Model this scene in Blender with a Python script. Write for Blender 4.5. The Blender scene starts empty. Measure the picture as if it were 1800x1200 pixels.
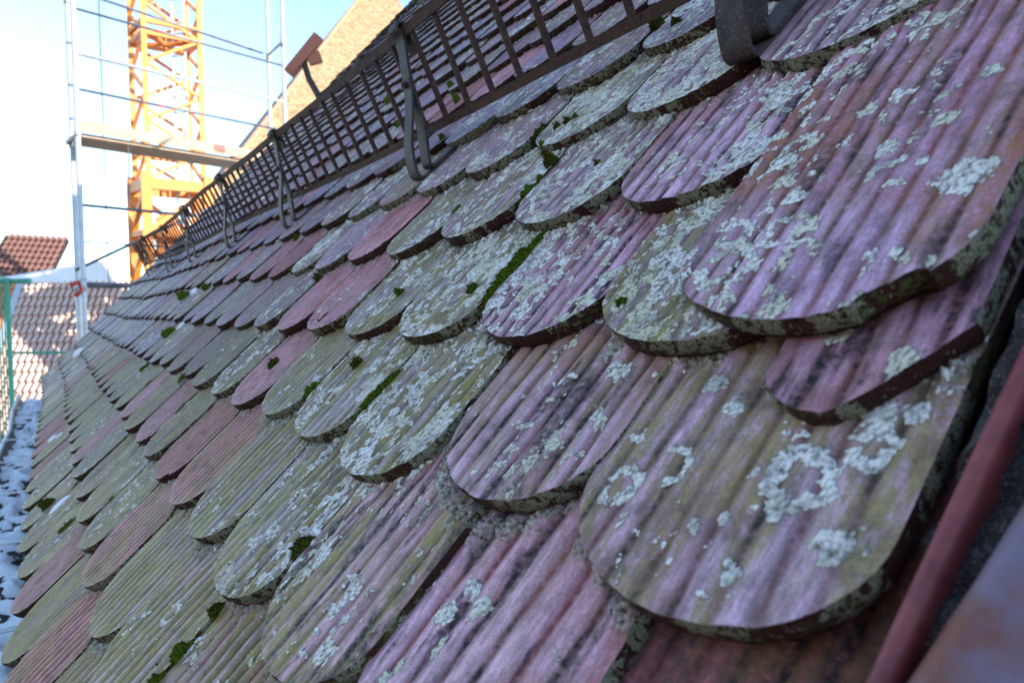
import bpy, bmesh, math, random
import numpy as np
from mathutils import Vector, Matrix

# ------------------------------------------------------------------ camera, sky, sun, exposure
scn = bpy.context.scene
col = scn.collection
R_ = math.radians
cam_d = bpy.data.cameras.new("camera"); cam = bpy.data.objects.new("camera", cam_d); col.objects.link(cam)
cam_d.sensor_width = 36.0; cam_d.lens = 23.4
cam_d.clip_start = 0.01; cam_d.clip_end = 3000
rx = Vector((0.555093, 0.831698, -0.012220)); ry = Vector((-0.025718, 0.031845, 0.999162)); rz = Vector((0.831391, -0.554313, 0.039067))
m = Matrix((rx, ry, rz)).transposed().to_4x4(); m.translation = (0.39118, -0.41696, -0.09559)
cam.matrix_world = m
cam_d.dof.use_dof = True; cam_d.dof.focus_distance = 0.70; cam_d.dof.aperture_fstop = 8.5; cam_d.dof.aperture_blades = 7
scn.camera = cam

SUN_EL, SUN_AZ = R_(18), math.atan2(0.50, 0.866)            # low winter sun, from behind the roof
sdir = Vector((math.cos(SUN_EL)*math.cos(SUN_AZ), math.cos(SUN_EL)*math.sin(SUN_AZ), math.sin(SUN_EL)))
world = bpy.data.worlds.new("World"); scn.world = world; world.use_nodes = True
wn = world.node_tree.nodes; wl = world.node_tree.links; wn.clear()
sky = wn.new('ShaderNodeTexSky'); sky.sky_type = 'NISHITA'; sky.sun_disc = False
sky.sun_elevation = SUN_EL; sky.sun_rotation = math.pi/2 - SUN_AZ
sky.air_density = 1.0; sky.dust_density = 0.15; sky.ozone_density = 1.0; sky.altitude = 1200
bg = wn.new('ShaderNodeBackground'); bg.inputs['Strength'].default_value = 0.15
wo = wn.new('ShaderNodeOutputWorld'); wl.new(sky.outputs[0], bg.inputs['Color']); wl.new(bg.outputs[0], wo.inputs['Surface'])
sun_d = bpy.data.lights.new("sun", 'SUN'); sun_d.energy = 3.2; sun_d.angle = R_(0.5); sun_d.color = (1.0, 0.90, 0.76)
sun = bpy.data.objects.new("sun", sun_d); col.objects.link(sun)
sun.rotation_euler = sdir.to_track_quat('Z', 'Y').to_euler()
scn.view_settings.view_transform = 'Standard'; scn.view_settings.look = 'None'
scn.view_settings.exposure = 1.8; scn.view_settings.gamma = 1.0
scn.render.engine = 'CYCLES'
scn.cycles.max_bounces = 4; scn.cycles.diffuse_bounces = 3; scn.cycles.glossy_bounces = 2; scn.cycles.use_denoising = True; scn.cycles.use_adaptive_sampling = True; scn.cycles.adaptive_threshold = 0.02

# ------------------------------------------------------------------ helpers
PITCH = math.atan2(0.752190, 0.658946)
W, EXP, SAG, THK = 0.18, 0.15495, 0.0668, 0.016
TILT = THK/EXP

def obj(name, me, mat=None, parent=None):
    o = bpy.data.objects.new(name, me); col.objects.link(o)
    if mat is not None and len(me.materials) == 0: me.materials.append(mat)
    if parent is not None: o.parent = parent
    return o
def tag(o, label=None, cat=None, group=None, kind=None):
    if label: o['label'] = label
    if cat: o['category'] = cat
    if group: o['group'] = group
    if kind: o['kind'] = kind
    return o
def empty(name, loc=(0, 0, 0), rot=(0, 0, 0)):
    o = bpy.data.objects.new(name, None); col.objects.link(o); o.location = loc; o.rotation_euler = rot
    o.empty_display_size = 0.1
    return o

def np_mesh(name, V, F, attrs=None, smooth=True):
    """V (n,3), F list/array of quads (n,4) or mixed list"""
    me = bpy.data.meshes.new(name)
    V = np.asarray(V, dtype=np.float32)
    if isinstance(F, np.ndarray):
        k = F.shape[1]; nf = len(F)
        me.vertices.add(len(V)); me.vertices.foreach_set('co', V.ravel())
        me.loops.add(nf*k); me.loops.foreach_set('vertex_index', F.astype(np.int32).ravel())
        me.polygons.add(nf)
        me.polygons.foreach_set('loop_start', np.arange(0, nf*k, k, dtype=np.int32))
        try: me.polygons.foreach_set('loop_total', np.full(nf, k, dtype=np.int32))
        except Exception: pass
        me.polygons.foreach_set('use_smooth', np.full(nf, smooth, dtype=bool))
        me.update(calc_edges=True)
    else:
        me.from_pydata([tuple(map(float, v)) for v in V], [], F); me.update()
        if smooth: me.polygons.foreach_set('use_smooth', np.ones(len(me.polygons), dtype=bool))
    if attrs:
        for an, arr in attrs.items():
            a = me.attributes.new(an, 'FLOAT_COLOR', 'POINT')
            a.data.foreach_set('color', np.asarray(arr, dtype=np.float32).ravel())
    return me

class MB:
    """collects boxes / bars / tubes into one mesh"""
    def __init__(s): s.v = []; s.f = []
    def add(s, V, F):
        n = len(s.v); s.v += [tuple(v) for v in V]; s.f += [tuple(i+n for i in f) for f in F]; return s
    def box(s, c, size, M=None):
        hx, hy, hz = size[0]/2, size[1]/2, size[2]/2
        V = [Vector((x, y, z)) for x in (-hx, hx) for y in (-hy, hy) for z in (-hz, hz)]
        if M is not None: V = [M @ v for v in V]
        V = [v + Vector(c) for v in V]
        return s.add(V, [(0, 1, 3, 2), (4, 6, 7, 5), (0, 4, 5, 1), (2, 3, 7, 6), (0, 2, 6, 4), (1, 5, 7, 3)])
    def bar(s, a, b, w, h=None, up=(0, 0, 1)):
        a = Vector(a); b = Vector(b); h = h or w
        d = (b-a); L = d.length; d.normalize(); upv = Vector(up)
        if abs(d.dot(upv)) > 0.98: upv = Vector((1, 0, 0))
        x = d.cross(upv).normalized(); y = x.cross(d)
        M = Matrix((x, d, y)).transposed()
        return s.box((a+b)/2, (w, L, h), M)
    def tube(s, pts, r, n=8, cap=True):
        pts = [Vector(p) for p in pts]; rings = []
        for i, p in enumerate(pts):
            d = (pts[min(i+1, len(pts)-1)] - pts[max(i-1, 0)]).normalized()
            u = Vector((0, 0, 1)) if abs(d.z) < 0.95 else Vector((1, 0, 0))
            x = d.cross(u).normalized(); y = x.cross(d)
            rr = r[i] if isinstance(r, (list, tuple)) else r
            rings.append([p + (x*math.cos(2*math.pi*k/n) + y*math.sin(2*math.pi*k/n))*rr for k in range(n)])
        V = [v for rg in rings for v in rg]; F = []
        for i in range(len(pts)-1):
            for k in range(n): F.append((i*n+k, i*n+(k+1) % n, (i+1)*n+(k+1) % n, (i+1)*n+k))
        if cap: F.append(tuple(range(n-1, -1, -1))); F.append(tuple((len(pts)-1)*n+k for k in range(n)))
        return s.add(V, F)
    def build(s, name, mat, parent=None, smooth=False, bevel=0):
        me = bpy.data.meshes.new(name); me.from_pydata(s.v, [], s.f); me.update()
        if bevel:
            bm = bmesh.new(); bm.from_mesh(me)
            bmesh.ops.bevel(bm, geom=list(bm.edges), offset=bevel, segments=2, affect='EDGES', profile=0.6)
            bm.to_mesh(me); bm.free()
        if smooth: me.polygons.foreach_set('use_smooth', np.ones(len(me.polygons), dtype=bool))
        return obj(name, me, mat, parent)

# value noise in numpy
def _hash(ix, iy, seed):
    h = (ix.astype(np.int64)*374761393 + iy.astype(np.int64)*668265263 + seed*1442695041) & 0xFFFFFFFF
    h = ((h ^ (h >> 13))*1274126177) & 0xFFFFFFFF
    h = ((h ^ (h >> 16))*2246822519) & 0xFFFFFFFF
    return ((h ^ (h >> 15)) & 0xFFFFFF)/float(0xFFFFFF)
def vnoise(x, y, seed=0):
    x = np.asarray(x, float); y = np.asarray(y, float)
    ix = np.floor(x); iy = np.floor(y); fx = x-ix; fy = y-iy
    ix = ix.astype(np.int64); iy = iy.astype(np.int64)
    fx = fx*fx*fx*(fx*(fx*6-15)+10); fy = fy*fy*fy*(fy*(fy*6-15)+10)
    a = _hash(ix, iy, seed); b = _hash(ix+1, iy, seed); c = _hash(ix, iy+1, seed); d = _hash(ix+1, iy+1, seed)
    return (a*(1-fx)+b*fx)*(1-fy) + (c*(1-fx)+d*fx)*fy
def fbm(x, y, seed=0, o=4, g=0.5):
    t = 0; a = 1; n = 0
    for k in range(o):
        t = t + a*vnoise(x*2**k + 17.3*k, y*2**k + 9.1*k, seed+k*31); n += a; a *= g
    return t/n
def worley(x, y, seed=0):
    """distance to the nearest jittered point and a value of that cell"""
    x = np.asarray(x, float); y = np.asarray(y, float); ix = np.floor(x).astype(np.int64); iy = np.floor(y).astype(np.int64)
    best = np.full(x.shape, 9.0); val = np.zeros(x.shape)
    for a in (-1, 0, 1):
        for b in (-1, 0, 1):
            jx, jy = ix+a, iy+b
            d = np.hypot(jx+_hash(jx, jy, seed)-x, jy+_hash(jx, jy, seed+1)-y)
            k = d < best; best = np.where(k, d, best); val = np.where(k, _hash(jx, jy, seed+2), val)
    return best, val
def sstep(a, b, x): t = np.clip((x-a)/(b-a), 0, 1); return t*t*(3-2*t)

# ------------------------------------------------------------------ materials
def new_mat(name):
    mt = bpy.data.materials.new(name); mt.use_nodes = True
    nt = mt.node_tree; nt.nodes.clear()
    out = nt.nodes.new('ShaderNodeOutputMaterial'); bs = nt.nodes.new('ShaderNodeBsdfPrincipled')
    nt.links.new(bs.outputs[0], out.inputs['Surface'])
    return mt, nt, bs
def N(nt, typ, **kw):
    n = nt.nodes.new(typ)
    for k, v in kw.items():
        if k.startswith('i_'):
            key = k[2:]; key = int(key) if key.isdigit() else key
            n.inputs[key].default_value = v
        else: setattr(n, k, v)
    return n
def L(nt, a, b): nt.links.new(a, b)
def mixc(nt, fac, a, b, mode='MIX'):
    n = nt.nodes.new('ShaderNodeMix'); n.data_type = 'RGBA'; n.blend_type = mode; n.clamp_factor = True
    for sock, v in ((n.inputs[0], fac), (n.inputs[6], a), (n.inputs[7], b)):
        if hasattr(v, 'is_output'): nt.links.new(v, sock)
        elif isinstance(v, (int, float)): sock.default_value = v
        else: sock.default_value = (*v, 1.0) if len(v) == 3 else v
    return n.outputs[2]
def mth(nt, op, a, b=None, clamp=False):
    n = nt.nodes.new('ShaderNodeMath'); n.operation = op; n.use_clamp = clamp
    for k, v in enumerate((a, b)):
        if v is None: continue
        if hasattr(v, 'is_output'): nt.links.new(v, n.inputs[k])
        else: n.inputs[k].default_value = v
    return n.outputs[0]
def ramp(nt, fac, stops):
    n = nt.nodes.new('ShaderNodeValToRGB'); nt.links.new(fac, n.inputs[0])
    cr = n.color_ramp
    while len(cr.elements) < len(stops): cr.elements.new(0.5)
    for e_, (p, c) in zip(cr.elements, stops):
        e_.position = p; e_.color = (c, c, c, 1) if isinstance(c, (int, float)) else (*c, 1)
    return n.outputs[0]
def noise(nt, vec, scale, detail=4, rough=0.55, dist=0.0):
    n = nt.nodes.new('ShaderNodeTexNoise'); n.inputs['Scale'].default_value = scale
    n.inputs['Detail'].default_value = detail; n.inputs['Roughness'].default_value = rough; n.inputs['Distortion'].default_value = dist
    if vec is not None: nt.links.new(vec, n.inputs['Vector'])
    return n.outputs['Fac']
def bump(nt, bs, h, strength=0.4, dist=0.001):
    b = nt.nodes.new('ShaderNodeBump'); b.inputs['Strength'].default_value = strength; b.inputs['Distance'].default_value = dist
    nt.links.new(h, b.inputs['Height']); nt.links.new(b.outputs[0], bs.inputs['Normal']); return b

def make_tile_mat():
    mt, nt, bs = new_mat('weathered_clay_tile')
    tc = N(nt, 'ShaderNodeTexCoord'); oi = N(nt, 'ShaderNodeObjectInfo')
    # shift the pattern from tile to tile
    sh = N(nt, 'ShaderNodeVectorMath', operation='SCALE'); cmb = N(nt, 'ShaderNodeCombineXYZ')
    L(nt, oi.outputs['Random'], cmb.inputs[0]); L(nt, oi.outputs['Random'], cmb.inputs[1]); sh.inputs['Scale'].default_value = 37.0
    L(nt, cmb.outputs[0], sh.inputs[0])
    add = N(nt, 'ShaderNodeVectorMath', operation='ADD'); L(nt, tc.outputs['Object'], add.inputs[0]); L(nt, sh.outputs[0], add.inputs[1])
    vec = add.outputs[0]
    st = N(nt, 'ShaderNodeMapping'); st.inputs['Scale'].default_value = (1, 0.16, 1); L(nt, vec, st.inputs['Vector'])
    mk = N(nt, 'ShaderNodeAttribute', attribute_name='mk'); sep = N(nt, 'ShaderNodeSeparateColor'); L(nt, mk.outputs['Color'], sep.inputs[0])
    mk2 = N(nt, 'ShaderNodeAttribute', attribute_name='mk2'); sep2 = N(nt, 'ShaderNodeSeparateColor'); L(nt, mk2.outputs['Color'], sep2.inputs[0])
    tint = N(nt, 'ShaderNodeAttribute', attribute_name='tint')
    lich, alg, red, edge = sep.outputs[0], sep.outputs[1], sep.outputs[2], mk.outputs['Alpha']
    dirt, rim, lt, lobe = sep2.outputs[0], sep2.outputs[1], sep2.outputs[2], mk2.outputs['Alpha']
    n_f = noise(nt, vec, 1000, 2, 0.6); n_m = noise(nt, vec, 190, 3, 0.65); n_s = noise(nt, st.outputs[0], 260, 2, 0.6)
    # patina with streaks, slight tone change per tile
    hs = N(nt, 'ShaderNodeHueSaturation'); L(nt, tint.outputs['Color'], hs.inputs['Color'])
    L(nt, mth(nt, 'ADD', mth(nt, 'MULTIPLY', oi.outputs['Random'], 0.3), 0.85), hs.inputs['Value'])
    c = mixc(nt, ramp(nt, n_s, [(0.36, 0.0), (0.68, 0.55)]), hs.outputs[0], (0.135, 0.080, 0.095))
    c = mixc(nt, ramp(nt, n_m, [(0.50, 0.0), (0.72, 0.40)]), c, (0.74, 0.60, 0.70))
    rf = mth(nt, 'MULTIPLY', red, ramp(nt, n_m, [(0.30, 0.45), (0.55, 1.0)]), True)
    c = mixc(nt, rf, c, (0.36, 0.070, 0.062))
    af = mth(nt, 'MULTIPLY', alg, ramp(nt, mth(nt, 'ADD', mth(nt, 'MULTIPLY', n_s, 0.55), mth(nt, 'MULTIPLY', n_m, 0.45)), [(0.32, 0.25), (0.52, 1.0)]), True)
    c = mixc(nt, af, c, mixc(nt, n_m, (0.085, 0.064, 0.014), (0.50, 0.41, 0.125)))
    n_g = noise(nt, vec, 42, 3, 0.7)
    c = mixc(nt, ramp(nt, n_g, [(0.48, 0.0), (0.68, 0.48)]), c, (0.075, 0.050, 0.045))
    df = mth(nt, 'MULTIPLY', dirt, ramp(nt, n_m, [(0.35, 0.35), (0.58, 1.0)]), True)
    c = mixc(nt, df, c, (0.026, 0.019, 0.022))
    c = mixc(nt, ramp(nt, n_f, [(0.62, 0.0), (0.72, 0.55)]), c, (0.07, 0.06, 0.07))
    c = mixc(nt, 1.0, c, ramp(nt, n_f, [(0.25, 0.42), (0.50, 1.0), (0.75, 1.30)]), 'MULTIPLY')
    c = mixc(nt, ramp(nt, n_f, [(0.24, 0.8), (0.30, 0.0)]), c, (0.62, 0.60, 0.56))
    # crumbly rim below the tile above
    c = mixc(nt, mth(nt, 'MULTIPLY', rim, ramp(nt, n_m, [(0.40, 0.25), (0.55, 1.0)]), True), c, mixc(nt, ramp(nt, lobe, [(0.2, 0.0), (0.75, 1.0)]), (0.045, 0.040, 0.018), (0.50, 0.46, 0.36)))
    # lichen crust
    lf = ramp(nt, mth(nt, 'ADD', lich, mth(nt, 'MULTIPLY', mth(nt, 'SUBTRACT', n_m, 0.5), 0.55)), [(0.40, 0.0), (0.55, 1.0)])
    hal = mth(nt, 'MULTIPLY', ramp(nt, mth(nt, 'ADD', lich, mth(nt, 'MULTIPLY', mth(nt, 'SUBTRACT', n_m, 0.5), 0.75)), [(0.08, 0.0), (0.36, 0.7)]), ramp(nt, lich, [(0.0, 0.0), (0.10, 1.0)]))
    c = mixc(nt, hal, c, (0.060, 0.058, 0.032))
    lsh = mth(nt, 'ADD', mth(nt, 'MULTIPLY', lobe, 0.55), mth(nt, 'MULTIPLY', n_f, 0.9))
    lc = mixc(nt, ramp(nt, lsh, [(0.42, 0.0), (0.82, 1.0)]), (0.085, 0.082, 0.062), mixc(nt, ramp(nt, n_g, [(0.50, 0.0), (0.62, 0.75)]), mixc(nt, lt, (0.86, 0.82, 0.74), (0.62, 0.58, 0.34)), (0.44, 0.41, 0.35)))
    c = mixc(nt, lf, c, lc)
    # cut edges: red clay darkened with painted shade, crusts of grey green lichen, moss in places
    ep = ramp(nt, mth(nt, 'ADD', n_m, mth(nt, 'MULTIPLY', rim, 0.26)), [(0.69, 0.0), (0.75, 1.0)])
    ec = mixc(nt, ramp(nt, n_f, [(0.40, 0.0), (0.62, 1.0)]), (0.008, 0.004, 0.003), (0.060, 0.015, 0.012))
    ec = mixc(nt, mth(nt, 'MULTIPLY', ramp(nt, n_s, [(0.50, 0.0), (0.60, 1.0)]), lt), ec, (0.050, 0.060, 0.015))
    el = mixc(nt, ramp(nt, n_f, [(0.34, 0.0), (0.60, 1.0)]), (0.018, 0.020, 0.010), (0.25, 0.255, 0.175))
    ec = mixc(nt, ep, ec, el)
    c = mixc(nt, edge, c, ec)
    L(nt, c, bs.inputs['Base Color'])
    bs.inputs['Specular IOR Level'].default_value = 0.25
    L(nt, mth(nt, 'ADD', mth(nt, 'MULTIPLY', mth(nt, 'ADD', lf, edge), 0.35), ramp(nt, n_m, [(0.3, 0.42), (0.7, 0.66)]), True), bs.inputs['Roughness'])
    bump(nt, bs, mth(nt, 'ADD', mth(nt, 'MULTIPLY', n_f, 0.45), n_m), 0.75, 0.0013)
    return mt

def simple_mat(name, c1, c2, scale=30, rough=0.6, metal=0.0, bstr=0.3, bdist=0.002, detail=5, spec=0.5, lo=0.35, hi=0.65, c3=None):
    mt, nt, bs = new_mat(name)
    tc = N(nt, 'ShaderNodeTexCoord'); f = noise(nt, tc.outputs['Object'], scale, detail, 0.6)
    f2 = noise(nt, tc.outputs['Object'], scale*6, 3, 0.6)
    c = mixc(nt, ramp(nt, f, [(lo, 0.0), (hi, 1.0)]), c1, c2)
    if c3 is not None: c = mixc(nt, ramp(nt, f2, [(0.55, 0.0), (0.68, 0.9)]), c, c3)
    L(nt, c, bs.inputs['Base Color']); bs.inputs['Roughness'].default_value = rough; bs.inputs['Metallic'].default_value = metal
    bs.inputs['Specular IOR Level'].default_value = spec
    if bstr: bump(nt, bs, mth(nt, 'ADD', f, mth(nt, 'MULTIPLY', f2, 0.5)), bstr, bdist)
    return mt

M = {}
M['tile'] = make_tile_mat()
M['rust'] = simple_mat('rusted_iron', (0.022, 0.013, 0.011), (0.075, 0.033, 0.021), 70, 0.75, 0.0, 0.6, 0.0008, spec=0.25, c3=(0.11, 0.06, 0.045))
M['iron'] = simple_mat('dark_iron', (0.022, 0.020, 0.024), (0.055, 0.040, 0.036), 60, 0.6, 0.0, 0.5, 0.0008, spec=0.25, c3=(0.14, 0.10, 0.07))
M['moss'] = simple_mat('moss', (0.012, 0.028, 0.003), (0.12, 0.19, 0.012), 420, 0.95, 0, 1.0, 0.003, spec=0.1, lo=0.42, hi=0.58, c3=(0.34, 0.38, 0.035))
M['moss_dark'] = simple_mat('dark_moss', (0.012, 0.016, 0.004), (0.09, 0.105, 0.013), 420, 0.95, 0, 1.0, 0.003, spec=0.1, lo=0.42, hi=0.58, c3=(0.24, 0.22, 0.03))
M['snow'] = simple_mat('snow', (0.80, 0.82, 0.86), (0.90, 0.91, 0.92), 120, 0.6, 0, 0.5, 0.003)
M['board'] = simple_mat('old_boarding', (0.035, 0.024, 0.018), (0.07, 0.05, 0.04), 12, 0.9)
M['redpaint'] = simple_mat('red_brown_painted_metal', (0.17, 0.030, 0.032), (0.27, 0.062, 0.060), 70, 0.55, 0.0, 0.25, 0.0006, c3=(0.17, 0.05, 0.045))
M['sheet'] = simple_mat('rusting_zinc_sheet', (0.20, 0.15, 0.20), (0.20, 0.075, 0.05), 22, 0.42, 0.3, 0.3, 0.001, lo=0.42, hi=0.62)
M['debris'] = simple_mat('dark_leaf_mould', (0.012, 0.010, 0.009), (0.05, 0.038, 0.03), 160, 0.8, 0, 0.8, 0.004, c3=(0.35, 0.34, 0.33))
M['zinc'] = simple_mat('zinc', (0.36, 0.38, 0.41), (0.48, 0.50, 0.52), 14, 0.5, 0.3, 0.15)
M['zincbrown'] = simple_mat('stained_zinc', (0.10, 0.08, 0.065), (0.20, 0.16, 0.13), 14, 0.6, 0.3, 0.15)

# ------------------------------------------------------------------ the roof surface
def lift(u):
    """the old roof is not flat: it swells towards the far gable"""
    i = -np.asarray(u, float)/W
    xs = [-30, 6, 10, 15, 20, 23, 27, 32, 40]; ys = [0, 0, .016, .035, .045, .047, .085, .105, .11]
    return np.interp(i, xs, ys)
def arc_y(x): s = np.clip(np.abs(x)/(W/2), 0, 1); return SAG*(1-np.sqrt(np.maximum(0, 1-s*s)))

roof = empty('tiled_roof', (0, 0, 0), (PITCH, 0, 0))
tag(roof, 'steep old roof of round-ended ribbed clay tiles crusted with lichen and moss', 'roof')
I_NEAR, I_FAR = -1.5, 32.0

def tile_mesh(name, nx, ny, seed, cov=0.1, alg=0.2, red=0.25, ribs=10, rib_a=0.0011, tint=(0.36, 0.29, 0.32), length=0.27, half=0, side=0.0,
              rings=(), blobs=(), dirt=0.10, sag=SAG, width=W-0.0036, thick=THK, clean_edge=0.0, tipcov=0.0, rim=1.0, chips=(), finer=1.0, green=0.35):
    """one beaver-tail tile: x across, y up the slope from the tip, z up; returns a mesh with masks as attributes"""
    q = np.linspace(-1, 1, nx); s = 0.55*q + 0.45*np.sin(q*math.pi/2)
    hw = width/2; x0 = s*hw
    if half: x0 = (s+1)/2*(W/2-0.002) - hw               # only the left half of a tile
    y0 = sag*(1-np.sqrt(np.maximum(0, 1-(x0/hw)**2)))
    if half:                                                 # a small closing tile: nose left of its middle, cut back to the right
        xt = -hw+0.040
        y0 = np.where(x0 < xt, 0.030*(1-np.sqrt(np.maximum(0, 1-((xt-x0)/0.041)**2))), 0.052*(np.maximum(0, x0-xt)/0.044)**1.25)
    y0 = y0 + 0.0030*(fbm(x0/0.02+seed, x0*0+seed*1.7, seed+5, 3)-0.5)
    for (cx, cr, ch) in chips: y0 = y0 + ch*np.maximum(0, 1-((x0-cx)/cr)**2)**0.5*(0.75+0.5*vnoise(x0/0.004, x0*0, seed+77))
    r = np.linspace(0, 1, ny)
    Y = y0[None, :] + r[:, None]*(length-y0[None, :]); X = np.broadcast_to(x0[None, :], Y.shape).copy()
    # --- ribs, combed while the clay was wet
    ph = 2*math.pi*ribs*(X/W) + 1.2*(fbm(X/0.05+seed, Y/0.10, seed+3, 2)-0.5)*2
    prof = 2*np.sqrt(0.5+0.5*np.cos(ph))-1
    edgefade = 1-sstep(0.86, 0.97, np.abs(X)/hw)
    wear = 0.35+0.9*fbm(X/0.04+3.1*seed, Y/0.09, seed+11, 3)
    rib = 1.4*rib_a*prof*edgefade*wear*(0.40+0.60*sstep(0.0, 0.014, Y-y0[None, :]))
    n1 = fbm(X/0.05, Y/0.08+seed, seed+21, 3)-0.5; n2 = fbm(X/0.006, Y/0.008+seed, seed+22, 2)-0.5
    Z = rib + 0.0016*n1 + 0.0003*n2
    # --- lichen: crusts of small lobes
    f = fbm(X/0.026+seed*2.3, Y/0.036, seed+41, 3); g = fbm(X/(0.0060*finer)+seed, Y/(0.0080*finer), seed+42, 3)
    wd, wv = worley(X/(0.0026*finer)+seed+1.2*g, Y/(0.0034*finer)+1.2*f, seed+44); dome = np.clip(1-wd*1.15, 0, 1)
    wd2, wv2 = worley(X/(0.0065*finer)+seed*3+2*g, Y/(0.0100*finer), seed+47)
    fld = 0.85*f + 0.95*(g-0.5) + 0.16*(wv2-0.5) + 0.14*dome + side*(X/hw)*0.16 + tipcov*0.16*(1-np.clip((Y-y0[None, :])/0.09, 0, 1))
    vis = Y < EXP+0.04
    if cov > 0.002:
        thr = np.quantile(fld[vis], 1-min(cov, 0.95)); lich = sstep(thr-0.02, thr+0.03, fld)
    else: lich = np.zeros_like(X)
    jit = 0.9*(g-0.5) + 0.5*(wv-0.5) - 0.35*(dome-0.4)
    for (cx, cy, rr, ww, gap) in rings:
        a = np.arctan2(Y-cy, X-cx); d = np.hypot(X-cx, (Y-cy)*0.92) + 0.28*rr*(vnoise(np.cos(a)*2+seed, np.sin(a)*2+cx*90, seed+61)-0.5)*2
        mring = (1-sstep(0.38, 0.60, np.abs(d-rr)/ww + 0.8*jit))*sstep(gap-0.05, gap+0.08, vnoise(np.cos(a)*1.6+7+cx*50, np.sin(a)*1.6+seed, seed+62)+0.25*(g-0.5))
        lich = np.maximum(lich, mring)
    for (cx, cy, rr) in blobs:
        d = np.hypot(X-cx, (Y-cy)*0.9)/rr + 0.85*jit + 0.7*(vnoise(X/(rr*0.7)+seed, Y/(rr*0.7), seed+63)-0.5)
        lich = np.maximum(lich, 1-sstep(0.66, 0.92, d))
    g3 = dome
    Z = Z + lich*(0.0003+0.0007*dome*(0.5+wv)+0.0005*(g-0.4))
    # --- crumbs packed under the two tips of the row above
    yu = Y-EXP
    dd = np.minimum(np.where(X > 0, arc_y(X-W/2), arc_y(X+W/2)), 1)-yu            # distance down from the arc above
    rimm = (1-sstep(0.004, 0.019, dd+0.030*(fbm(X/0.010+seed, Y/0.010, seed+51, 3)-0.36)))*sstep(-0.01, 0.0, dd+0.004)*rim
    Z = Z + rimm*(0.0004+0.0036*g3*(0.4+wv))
    # --- masks
    streak = fbm(X/0.010+seed*1.1, Y/0.16, seed+71, 3); broad = fbm(X/0.05+seed, Y/0.07, seed+72, 2)
    algm = np.clip(alg*(0.35+1.3*sstep(0.34, 0.62, streak*0.6+broad*0.4)), 0, 1)
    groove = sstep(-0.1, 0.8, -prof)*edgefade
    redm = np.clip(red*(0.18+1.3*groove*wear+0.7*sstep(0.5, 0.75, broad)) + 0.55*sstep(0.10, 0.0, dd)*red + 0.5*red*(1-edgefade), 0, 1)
    dirt_shade_m = np.clip(dirt*3.0*sstep(0.50, 0.68, fbm(X/0.010+seed, Y/0.05, seed+81, 4)+0.10*groove-0.04) + 0.66*groove*wear*(0.40+0.60*sstep(0.35, 0.6, broad)) + 0.5*(1-sstep(0.0, 0.0045, dd))*rim, 0, 1)  # grime patches and tip line, plus shade painted into the rib grooves
    ltone = np.clip(sstep(0.35, 0.7, fbm(X/0.03, Y/0.03+seed, seed+91, 2))*green*1.6, 0, 1)
    Z = Z - TILT*Y
    V = [np.stack([X, Y, Z], -1).reshape(-1, 3)]
    mk = [np.stack([lich, algm, redm, np.zeros_like(X)], -1).reshape(-1, 4)]
    mk2 = [np.stack([dirt_shade_m, rimm, ltone, np.clip(dome*(0.6+0.7*wv), 0, 1)], -1).reshape(-1, 4)]
    idx = np.arange(ny*nx).reshape(ny, nx)
    F = [np.stack([idx[:-1, :-1], idx[:-1, 1:], idx[1:, 1:], idx[1:, :-1]], -1).reshape(-1, 4)]
    # --- the broken/cut edge: loop down the left side, round the tip, up the right side
    loop = np.concatenate([idx[::-1, 0], idx[0, 1:-1], idx[:, -1]])
    P0 = V[0][loop]; n = len(loop)
    tx = np.gradient(P0[:, 0]); ty = np.gradient(P0[:, 1]); ln = np.hypot(tx, ty)+1e-9
    nxo, nyo = ty/ln, -tx/ln                                                # outward in plane
    al = np.cumsum(ln)
    base = n_off = nx*ny
    steps = [0.0, 0.10, 0.35, 0.62, 0.85, 1.0] if nx > 24 else ([0.0, 0.5, 1.0] if nx > 10 else [0.0, 1.0])
    prev = None
    for k, tt in enumerate(steps):
        o = (0.0012*math.sin(math.pi*min(1, tt*1.1)) - (0.0016 if tt > 0.9 else 0)) if k else -0.0
        rough = 0.0022*(fbm(al/0.006+seed, al*0+tt*3, seed+100+k, 3)-0.5)*(1 if k else 0)
        Q = P0.copy(); Q[:, 0] += nxo*(o+rough); Q[:, 1] += nyo*(o+rough)
        Q[:, 2] = P0[:, 2]*(1-tt) + (-TILT*P0[:, 1])*tt - thick*tt
        V.append(Q)
        e_ = np.zeros((n, 4)); e_[:, 3] = 1.0; e_[:, 0] = 0; mk.append(e_)
        e2 = np.zeros((n, 4)); e2[:, 1] = np.clip((1-clean_edge)*(0.30+1.1*sstep(0.38, 0.58, fbm(al/0.03+seed, al*0, seed+120, 3))), 0, 1); e2[:, 2] = np.clip(1.3*sstep(.35, .6, fbm(al/.05+seed, al*0, seed+130, 2))*(1-.6*clean_edge), 0, 1); e2[:, 3] = .5; mk2.append(e2)
        cur = np.arange(base, base+n); base += n
        if prev is not None:
            F.append(np.stack([prev[:-1], cur[:-1], cur[1:], prev[1:]], -1))
        prev = cur
    # underside
    xb = x0[::max(1, nx//12)]; yb = y0[::max(1, nx//12)]; nb = len(xb)
    for yy in (yb, np.full(nb, length)):
        V.append(np.stack([xb, yy, -TILT*yy-thick], -1))
        e_ = np.zeros((nb, 4)); e_[:, 3] = 1; mk.append(e_); e2 = np.zeros((nb, 4)); e2[:, 3] = 1; mk2.append(e2)
    a = np.arange(base, base+nb); b = a+nb
    F.append(np.stack([a[:-1], b[:-1], b[1:], a[1:]], -1))
    V = np.concatenate(V); F = np.concatenate(F); mk = np.concatenate(mk); mk2 = np.concatenate(mk2)
    ti = np.empty((len(V), 4)); ti[:, :3] = tint; ti[:, 3] = 1
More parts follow.
